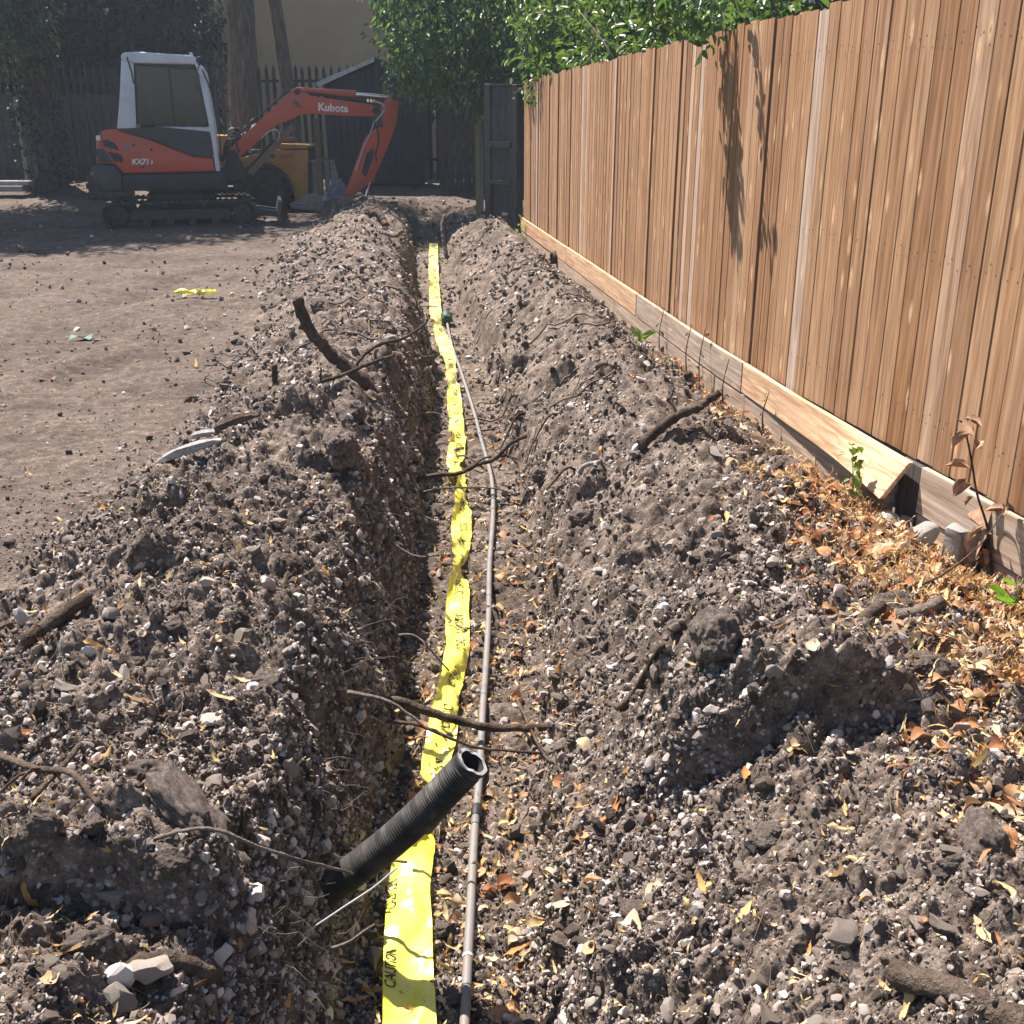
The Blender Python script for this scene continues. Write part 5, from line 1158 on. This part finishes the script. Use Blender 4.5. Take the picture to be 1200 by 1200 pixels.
for nm, lb, x, y, r, sc in (('concrete_lump', 'tall broken lump of pale concrete leaning on the gravel board', 1.60, 3.55, .10, (.8, .7, 1.5)), ('concrete_lump', 'squat broken lump of concrete left of the tall one', 1.53, 3.68, .075, (1.1, .8, 1.1)), ('concrete_lump', 'low crumbling patch of concrete rubble by the board step', 1.47, 3.88, .085, (1.5, 1.0, .5)), ('concrete_lump', 'small piece of broken concrete against the dark board end', 1.555, 3.95, .05, (1.2, .9, .7))):
    place_rock(x, y, r, lb, mesh=rock_mesh('concrete_lump', 300 + int(100 * r), 4, .95, 'concrete', .16, 5, .42), sc=sc, rot=(.1, -.15, .5), sink=.1 if sc[2] > 1 else .3, cat='concrete', name='concrete_lump')
dead = thing('dead_leaf', 'large curled brown dead leaf stuck to the tall concrete lump', 'leaf', (1.66, 3.47, .12))
V, F = leaves(np.array([[1.665, 3.46, .13], [1.67, 3.45, .09], [1.655, 3.47, .15]]), 3, .03, .11, 91, aspect=.7, fold=.6); link('blade', np_mesh('blade', V - np.array(dead.location), F, M['dead_leaf']), dead)
# dark clods standing out of the heaps
def clod_mesh(k):
    me = rock_mesh('clod', 500 + k, 5, .8, 'clod', .3, 3); n = len(me.vertices); co = np.zeros(n * 3); me.vertices.foreach_get('co', co); co = co.reshape(-1, 3)
    d = .95 + .11 * (fbm(co[:, 0], co[:, 1] + 5, 1.5, 5, 600 + k, .62) + fbm(co[:, 1], co[:, 2] + 9, 1.5, 5, 620 + k, .62) + fbm(co[:, 2], co[:, 0] + 2, 1.5, 5, 640 + k, .62)) + .035 * (np.abs(perlin(co[:, 0] * 7, co[:, 2] * 7, 9)) + np.abs(perlin(co[:, 1] * 8, co[:, 2] * 8 + 3, 4)))
    me.vertices.foreach_set('co', (co * d[:, None]).ravel().astype(np.float32)); me.update(); finish(me, None, 180); return me
CL = [clod_mesh(k) for k in range(5)]
for lb, x, y, r, sc in (('dark square clod standing on the upper right bank', .05, 7.4, .09, (1, .8, 1.2)), ('round dark clod on the edge of the left heap before the bent branch', -.80, 4.95, .085, (1.2, 1, 1)), ('dark clod with a pale top left of the trench mid way', -.72, 4.25, .10, (1.3, .9, 1)),
        ('black lump of soil in the middle of the right bank', .30, 4.4, .07, (1, .9, 1)), ('big dark clod at the left end of the right slump', .52, 2.42, .085, (.9, .8, 1.2)), ('lumpy clod at the right end of the right slump', 1.06, 2.42, .06, (1.3, .8, .9)), ('crumbly brown clod crowning the lower left slump', -.62, 1.70, .075, (1.5, .8, .7)),
        ('dark clod on the far left heap under the arm', -1.9, 14.6, .13, (1.3, .9, .9)), ('small dark clod on the flat ground below the yellow scrap', -2.0, 7.6, .045, (1.3, .8, .6)), ('dark clod half way along the right bank by the roots', .16, 5.3, .06, (1, 1, 1)), ('dark clod on the flat ground near the left heap foot', -1.85, 6.0, .04, (1.2, .8, .7))):
    place_rock(x, y, r, lb, mesh=CL[rnd.randrange(5)], sc=sc, mat=darkst, cat='clod', name='clod', sink=.35)

MARKS = [('the ribbed duct', -.35, 2.05), ('the brown root over the trench', -.1, 3.05), ('the bent branch', -.85, 5.4), ('the grey splinters of wood', -1.4, 4.5), ('the stout dark branch', .78, 4.84), ('the lifted gravel board', 1.38, 4.2),
         ('the concrete lumps', 1.5, 3.5), ('the crooked grey stick', 1.18, 2.78), ('the right slumped clod', .7, 2.4), ('the pinkish pointed stone', .47, 2.86), ('the soil covered root end', .76, 1.35), ('the smooth grey oval stone', .31, 1.62), ('the lower left slump', -.76, 1.7),
         ('the stubby dark root', -.6, 1.45), ('the crossed twigs', -.96, 1.88), ('the straight dark stick', -1.28, 2.68), ('the dark forked root', -.2, 5.6), ('the big right clod', .05, 7.4), ('the green coupling', -.65, 10.5), ('the short log end', .6, 12.1),
         ('the broad leaved weed', .83, 6.85), ('the green seedling', 1.6, 3.05), ('the yellow tape scrap', -2.88, 9.7), ('the green plastic scrap', -3.18, 7.75), ('the small dark stick', .33, 2.65), ('the smooth white pebble', -.62, 2.62), ('the pale topped dark clod', -.72, 4.25), ('the excavator bucket', -2.6, 15.5), ('the white slab of stone', .87, 4.35)]
def near_mark(x, y):
    return min(MARKS, key=lambda m: math.hypot((x - m[1]), (y - m[2]) * .7))[0]
seen_labels = {}
def set_label(o, base, where, x, y, group):
    """label by the nearest landmark; alike neighbours share label and group"""
    lb = '%s near %s' % (base, near_mark(x, y)); k = seen_labels.get(lb, 0); seen_labels[lb] = k + 1
    o['label'] = lb; o['group'] = group
ZN = {0: ('stone lying loose on the flat ground left of the heap', 'stones on the flat ground'), 1: ('stone among the crumbs of the left spoil heap', 'stones on the left spoil heap'), 2: ('stone lying on the trench floor', 'stones on the trench floor'), 3: ('stone among the crumbs of the right spoil heap', 'stones on the right spoil heap'), 4: ('stone on the strip between right heap and fence', 'stones along the foot of the fence')}
sx, sy = sample_ground(260, 1.15, 12, seed=12); zz = zone(sx, sy); cnt = 0
for x, y, q in zip(sx, sy, zz):
    if q in (0, 4) or cnt >= 110: continue
    d = math.hypot(x, y); r = min(.065, max(.014, rnd.lognormvariate(math.log(.017 + .0048 * d), .40))); cnt += 1
    sc = (rnd.uniform(.9, 1.5), rnd.uniform(.7, 1.1), rnd.uniform(.6, 1.0)); place = ('on the flat ground', 'on the left heap', 'on the trench floor', 'on the right heap', 'by the fence')[q]
    o = place_rock(x, y, r, None, None, sink=rnd.uniform(.3, .6), sc=sc, mesh=CL[rnd.randrange(5)], name='clod'); tag(o, None, 'clod')
    set_label(o, '%s crumbly clod of soil %s' % ('small' if r < .03 else ('middling' if r < .048 else 'big'), place), place, x, y, 'clods ' + place)
sx, sy = sample_ground(420, 1.15, 11, seed=11); zz = zone(sx, sy); cnt = 0
for x, y, q in zip(sx, sy, zz):
    if (q == 0 and rnd.random() < .85) or cnt >= 235: continue
    d = math.hypot(x, y); r = min(.042, max(.010, rnd.lognormvariate(math.log(.015 + .0024 * d), .42)))
    sc = (rnd.uniform(.9, 1.4), rnd.uniform(.7, 1.1), rnd.uniform(.6, 1)); cnt += 1
    kind = 'flat stone' if sc[2] < .72 else ('long stone' if sc[0] / sc[1] > 1.55 else 'lumpy stone')
    size = 'small' if r < .017 else ('middling' if r < .027 else 'large')
    place = ('on the flat ground', 'on the left heap', 'on the trench floor', 'on the right heap', 'by the fence')[q]
    o = place_rock(x, y, r, None, None, sink=rnd.uniform(.1, .5), sc=sc); tag(o, None, 'stone')
    set_label(o, '%s %s %s' % (size, kind, place), place, x, y, 'stones ' + place)

SRC = bpy.data.collections.new('scatter_sources')       # shapes that the loose crumbs and litter copy; not in the scene itself
def scatter(name, meshes, pos, rot, scl, idx, label=None, cat=None):
    c = bpy.data.collections.new(name + '_shapes')
    for k, me in enumerate(meshes): c.objects.link(bpy.data.objects.new('%s_shape_%02d' % (name, k), me))
    pm_ = bpy.data.meshes.new(name); pm_.vertices.add(len(pos)); pm_.vertices.foreach_set('co', pos.astype(np.float32).ravel())
    for nm, ty, a, key in (('rot', 'FLOAT_VECTOR', rot, 'vector'), ('scl', 'FLOAT_VECTOR', scl, 'vector'), ('idx', 'INT', idx, 'value')):
        at = pm_.attributes.new(nm, ty, 'POINT'); at.data.foreach_set(key, np.ascontiguousarray(a.astype(np.int32 if ty == 'INT' else np.float32)).ravel())
    o = link(name, pm_); g = bpy.data.node_groups.new(name, 'GeometryNodeTree')
    g.interface.new_socket('Geometry', in_out='INPUT', socket_type='NodeSocketGeometry'); g.interface.new_socket('Geometry', in_out='OUTPUT', socket_type='NodeSocketGeometry')
    gi = g.nodes.new('NodeGroupInput'); go = g.nodes.new('NodeGroupOutput'); ci = g.nodes.new('GeometryNodeCollectionInfo'); ci.inputs['Collection'].default_value = c; ci.inputs['Separate Children'].default_value = True; ci.inputs['Reset Children'].default_value = True
    ip_ = g.nodes.new('GeometryNodeInstanceOnPoints'); ip_.inputs['Pick Instance'].default_value = True
    def attr(nm, ty):
        a = g.nodes.new('GeometryNodeInputNamedAttribute'); a.data_type = ty; a.inputs['Name'].default_value = nm; return [s for s in a.outputs if s.enabled and s.name == 'Attribute'][0]
    e = g.nodes.new('FunctionNodeEulerToRotation'); g.links.new(attr('rot', 'FLOAT_VECTOR'), e.inputs[0])
    g.links.new(gi.outputs[0], ip_.inputs['Points']); g.links.new(ci.outputs[0], ip_.inputs['Instance']); g.links.new(attr('idx', 'INT'), ip_.inputs['Instance Index'])
    g.links.new(e.outputs[0], ip_.inputs['Rotation']); g.links.new(attr('scl', 'FLOAT_VECTOR'), ip_.inputs['Scale']); g.links.new(ip_.outputs[0], go.inputs[0])
    md = o.modifiers.new('scatter', 'NODES'); md.node_group = g
    return tag(o, kind='stuff')

CR = [rock_mesh('crumb', 700 + k, 2, rnd.uniform(.5, .95), 'crumb', .35) for k in range(10)]
sx, sy = sample_ground(400000, 1.05, 20, seed=21); zq = zone(sx, sy); r_ = np.random.default_rng(22)
s_ = macro(sx, sy)[3]; pr = np.array([.05, .9, .5, .9, .6])[zq]; pr = np.where(zq == 0, .05 + .55 * np.exp(-np.clip(s_ - .93, 0, 9) / .16), pr) * np.clip(.50 + 1.0 * fbm(sx, sy, 1.7, 3, 333) - .45 * np.exp(-((sx - .55) / .3) ** 2 - ((sy - 1.75) / .4) ** 2), .15, 1); kp = r_.random(len(sx)) < pr; sx, sy, zq = sx[kp], sy[kp], zq[kp]
d = np.hypot(sx, sy); rad_ = np.clip(np.exp(r_.normal(np.log(.0022 + .00082 * d + .0009 * np.clip(d - 5, 0, 9)) - .25 * (zq == 0), .60, len(sx))), .0018, .035)
sz = terrain(sx, sy)
n = len(sx); scatter('soil_crumbs', CR, np.stack([sx, sy, sz + rad_ * .3], 1), r_.uniform(0, 6.28, (n, 3)), rad_[:, None] * r_.uniform(.7, 1.3, (n, 3)), r_.integers(0, 10, n))
# crumbs clinging to the steep faces of the slumped clods and banks
fx_, fy_ = sample_ground(160000, 1.05, 9, seed=23); e_ = .03; h0 = macro(fx_, fy_)[0]; gs = np.hypot((macro(fx_ + e_, fy_)[0] - h0) / e_, (macro(fx_, fy_ + e_)[0] - h0) / e_)
k = r_.random(len(fx_)) < np.clip((gs - .75) * .9, 0, 1); fx_, fy_ = fx_[k], fy_[k]; d = np.hypot(fx_, fy_); n = len(fx_); rad_ = np.clip(np.exp(r_.normal(np.log(.0045 + .0011 * d), .55, n)), .002, .03)
scatter('face_crumbs', CR, np.stack([fx_, fy_, terrain(fx_, fy_) + rad_ * r_.uniform(-.2, .5, n)], 1), r_.uniform(0, 6.28, (n, 3)), rad_[:, None] * r_.uniform(.7, 1.3, (n, 3)), r_.integers(0, 10, n))
# crumbs stuck to the steep left trench wall
n = 9000; wy_ = 1.53 / np.tan(r_.uniform(math.atan(1.53 / 12), math.atan(1.53 / 1.3), n)); foot_ = trench_x(wy_) - np.interp(wy_, (0, 4.5, 9, 20), (.22, .30, .24, .22)) - .045
wx_ = foot_ + r_.normal(0, .045, n); wz_ = terrain(wx_, wy_); rad_ = np.clip(np.exp(r_.normal(np.log(.004 + .001 * wy_), .5, n)), .002, .03)
scatter('wall_crumbs', CR, np.stack([wx_, wy_, wz_], 1), r_.uniform(0, 6.28, (n, 3)), rad_[:, None] * r_.uniform(.7, 1.3, (n, 3)), r_.integers(0, 10, n))

def bract_mesh(seed, mat='bract', wide=1.0):
    """dry papery bract: narrow curled strip, about one unit long"""
    r = random.Random(seed); bm = bmesh.new(); n = 8; cu = r.uniform(.6, 2.6) * r.choice((-1, 1)); tw = r.uniform(-1.6, 1.6); cup = r.uniform(.2, .9); rows = []
    p = Vector((0, 0, 0)); ang = 0; st = 1.0 / n
    for i in range(n + 1):
        t = i / n; w = .105 * wide * (math.sin(math.pi * min(1, t * .92 + .06)) ** .6) * (1 + .15 * math.sin(9 * t + seed))
        d = Vector((math.cos(ang), .25 * math.sin(2 * t * tw), math.sin(ang))); s_ = Vector((0, math.cos(tw * t), math.sin(tw * t)))
        rows.append([bm.verts.new(p + s_ * w * q + Vector((0, 0, cup * w * abs(q)))) for q in (-1, 0, 1)]); p = p + d * st; ang += cu / n
    for a, b in zip(rows[:-1], rows[1:]):
        for j in (0, 1): bm.faces.new((a[j], a[j + 1], b[j + 1], b[j]))
    for v in bm.verts: v.co += Vector((r.gauss(0, .012), r.gauss(0, .020), r.gauss(0, .028)))
    me = bpy.data.meshes.new('bract'); bm.to_mesh(me); bm.free(); return finish(me, M[mat], 180)
def curl_leaf(seed):
    r = random.Random(seed); bm = bmesh.new(); n = 5; G_ = []; c1 = r.uniform(.5, 1.8); c2 = r.uniform(-1.2, 1.6)
    for i in range(n + 1):
        row = []
        for j in range(n + 1):
            u = i / n * 2 - 1; v = j / n * 2 - 1; w = (1 - .75 * max(0, u) ** 1.3) * (1 - .45 * max(0, -u) ** 3)
            x = u * .5; y = v * .42 * w; row.append(bm.verts.new((x, y, c1 * y * y + c2 * x * x * .6 + .06 * math.sin(7 * x + seed) + .05 * math.sin(9 * y + 2 * seed))))
        G_.append(row)
    for i in range(n):
        for j in range(n): bm.faces.new((G_[i][j], G_[i + 1][j], G_[i + 1][j + 1], G_[i][j + 1]))
    me = bpy.data.meshes.new('dry_leaf'); bm.to_mesh(me); bm.free(); return finish(me, M['leaf_dry'], 180)
BR = [bract_mesh(800 + k, wide=rnd.uniform(.7, 1.3)) for k in range(8)]; DL = [curl_leaf(900 + k) for k in range(6)]; FINE = [bract_mesh(950 + k, 'leaf_dry', .45) for k in range(4)] + [bract_mesh(960 + k, 'bract', .5) for k in range(4)]
LZ2 = ('on the flat ground', 'on the left heap', 'on the trench floor', 'on the right heap', 'by the fence'); LAST = [None]
LZ = {0: 'lying on the flat ground', 1: 'on the left spoil heap', 2: 'on the trench floor', 3: 'on the right spoil heap', 4: 'on the strip by the fence'}
def leaf_on(x, y, me, L, name, label, cat, group):
    o = bpy.data.objects.new(name, me); COL.objects.link(o); z, n_ = surf(np.array([x]), np.array([y]), .02); nv = Vector(n_[0]).normalized(); nv = (nv + Vector((rnd.gauss(0, .25), rnd.gauss(0, .25), .6))).normalized()
    q = nv.to_track_quat('Z', 'Y') @ Quaternion((0, 0, 1), rnd.uniform(0, 6.28)); o.rotation_euler = q.to_euler(); o.location = (x, y, float(z[0]) + .008); o.scale = (L, L, L); LAST[0] = o; return tag(o, label, cat, group)
sx, sy = sample_ground(620, 1.15, 10, seed=31); zq = zone(sx, sy); nbr = 0; ndl = 0
for x, y, q in zip(sx, sy, zq):
    if q == 0 and rnd.random() < .72: continue
    if rnd.random() < .8 and nbr < 210:
        leaf_on(x, y, BR[rnd.randrange(8)], rnd.uniform(.045, .095), 'dry_bract', None, 'leaf', None); set_label(LAST[0], ('longer' if LAST[0].scale[0] > .08 else 'shorter') + ' dry curled bract ' + LZ2[q], '', x, y, 'dry bracts ' + LZ2[q]); nbr += 1
    elif ndl < 60:
        leaf_on(x, y, DL[rnd.randrange(6)], rnd.uniform(.026, .048), 'dry_leaf', None, 'leaf', None); set_label(LAST[0], ('bigger' if LAST[0].scale[0] > .043 else 'smaller') + ' curled brown leaf ' + LZ2[q], '', x, y, 'dry leaves ' + LZ2[q]); ndl += 1
def litter(name, meshes, X, Y, L0, L1, seed, lift=.006):
    r = np.random.default_rng(seed); n = len(X); z, nn = surf(X, Y, .02); rot = np.stack([r.normal(0, .45, n), r.normal(0, .45, n), r.uniform(0, 6.28, n)], 1); L = r.uniform(L0, L1, (n, 1))
    scatter(name, meshes, np.stack([X, Y, z + lift + r.uniform(0, .012, n)], 1), rot, np.repeat(L, 3, 1), r.integers(0, len(meshes), n))
r_ = np.random.default_rng(41); n = 8500
ly = np.where(r_.random(n) < .88, 1.7 + 2.7 * r_.random(n) ** 1.2, 1.7 + 5.3 * r_.random(n)); wd_ = np.interp(ly, (1.7, 2.3, 3.2, 4.2, 6, 7), (1.0, .85, .62, .42, .22, .12)); lx = fence_x(ly) - .05 - wd_ * np.abs(r_.normal(0, .62, n)); k = lx > .9
litter('orange_litter', FINE + FINE + DL[:2] + BR[:2], lx[k], ly[k], .022, .070, 42)
n = 2600; ly = r_.uniform(1.75, 3.6, n); lx = fence_x(ly) - .04 - np.abs(r_.normal(0, .40, n)); k = lx > 1.0; litter('stringy_litter', FINE + FINE + BR[:3], lx[k], ly[k], .025, .080, 48)
n = 1500; ly = 1.53 / np.tan(r_.uniform(math.atan(2.03 / 11), math.atan(2.03 / 1.9), n)) * 2.03 / 1.53; lx = trench_x(ly) + r_.uniform(-.26, .34, n); litter('trench_litter', BR[:6] + FINE[4:] + BR[:3] + FINE[:1] + DL[:1], lx, ly, .02, .06, 43)
n = 2400; sx, sy = sample_ground(n, 1.1, 14, seed=44); litter('fine_litter', FINE[4:] + BR[:5] + FINE[:2], sx, sy, .012, .040, 45)
sx, sy = sample_ground(190, 1.1, 9, seed=46); k = zone(sx, sy) > 0; litter('scattered_bracts', BR + BR + DL[:1], sx[k], sy[k], .045, .085, 47)
# hair roots on the left trench wall and rootlets lying about
bm = bmesh.new()
for k in range(420):
    yv = 1.53 / math.tan(rnd.uniform(math.atan(1.53 / 11), math.atan(1.53 / 1.35))); xv = float(trench_x(yv)) - float(np.interp(yv, (0, 4.5, 9), (.22, .30, .24))) - .10 + rnd.uniform(-.02, .08); p = Vector((xv, yv, gz(xv, yv)))
    L = rnd.uniform(.04, .14); dv = Vector((rnd.uniform(.3, 1), rnd.uniform(-.7, .5), rnd.uniform(-1, .35))).normalized(); Q = [p]
    for j in range(4): dv = (dv + Vector((rnd.gauss(0, .5), rnd.gauss(0, .5), rnd.gauss(-.2, .5)))).normalized(); Q.append(Q[-1] + dv * L / 4)
    tube(bm, Q, [.0012, .0011, .0009, .0007, .0004], 3, cap=False)
tag(obj('hair_roots', bm, M['hair'], smooth=180), kind='stuff')
bm = bmesh.new(); sx, sy = sample_ground(520, 1.15, 9, seed=51); zq = zone(sx, sy)
for x, y, q in zip(sx, sy, zq):
    if q == 0: continue
    a = rnd.uniform(0, 6.28); L = rnd.uniform(.05, .16); Q = []
    for j in range(6): Q.append(Vector((x, y, gz(x, y) + .006 + .012 * rnd.random()))); a += rnd.gauss(0, .5); x += math.cos(a) * L / 5; y += math.sin(a) * L / 5
    tube(bm, Q, .0011 + .0003 * math.hypot(x, y) * .5, 3, cap=False)
tag(obj('rootlets', bm, M['hair'], smooth=180), kind='stuff')

bm = bmesh.new(); sx, sy = sample_ground(420, 6, 17, seed=53); zq = zone(sx, sy)
for x, y, q in zip(sx, sy, zq):
    if q in (0, 4): continue
    a = rnd.uniform(0, 6.28); L = rnd.uniform(.12, .45); Q = []
    for j in range(6): Q.append(Vector((x, y, gz(x, y) + .01 + .05 * rnd.random()))); a += rnd.gauss(0, .45); x += math.cos(a) * L / 5; y += math.sin(a) * L / 5
    tube(bm, Q, rnd.uniform(.003, .008), 4)
tag(obj('broken_roots', bm, M['bark_pale'], smooth=180), kind='stuff')
# odd scraps
sc_ = thing('tape_scrap', 'crumpled scrap of yellow tape lying on the flat ground', 'scrap', (-2.88, 9.7, gz(-2.88, 9.7)))
bm = bmesh.new(); rows = []
for i in range(22):
    t = i / 21; x = -.19 + .38 * t; rows.append([bm.verts.new((x, .035 * math.sin(5 * t + j * 2), .015 + .035 * abs(math.sin(9 * t + j)) + .01 * j)) for j in range(4)])
for a, b in zip(rows[:-1], rows[1:]):
    for j in range(3): bm.faces.new((a[j], a[j + 1], b[j + 1], b[j]))
obj('crumpled_strip', bm, M['tape'], sc_, smooth=180)
sc_ = thing('plastic_scrap', 'small torn piece of green plastic on the flat ground', 'scrap', (-3.18, 7.75, gz(-3.18, 7.75)))
bm = bmesh.new(); rows = []
for i in range(8):
    t = i / 7; rows.append([bm.verts.new((-.08 + .16 * t, -.03 + .03 * j, .012 + .03 * math.sin(3 * t + j * .6) ** 2)) for j in range(4)])
for a, b in zip(rows[:-1], rows[1:]):
    for j in range(3): bm.faces.new((a[j], a[j + 1], b[j + 1], b[j]))
obj('torn_sheet', bm, M['greenplastic'], sc_, smooth=180)
place_rock(-3.05, 7.72, .035, 'pale stone chip beside the green plastic scrap', mat=pale, sc=(1.4, .7, .4))

# ------------------------------------------------------------------ thin bluish volume added to imitate the lens flare veil
hz = bmesh.new(); box(hz, -24, 18, -6, 62, -2.2, 14)
hm = bpy.data.materials.new('flare_veil'); hm.use_nodes = True; hn = hm.node_tree
for n_ in list(hn.nodes):
    if n_.type != 'OUTPUT_MATERIAL': hn.nodes.remove(n_)
ho = [n_ for n_ in hn.nodes if n_.type == 'OUTPUT_MATERIAL'][0]; hv = hn.nodes.new('ShaderNodeVolumePrincipled')
hv.inputs['Color'].default_value = (.70, .84, 1.0, 1); hv.inputs['Density'].default_value = VEIL_DENSITY; hv.inputs['Anisotropy'].default_value = .35
hn.links.new(hv.outputs[0], ho.inputs['Volume'])
tag(obj('flare_veil', hz, hm), kind='stuff')
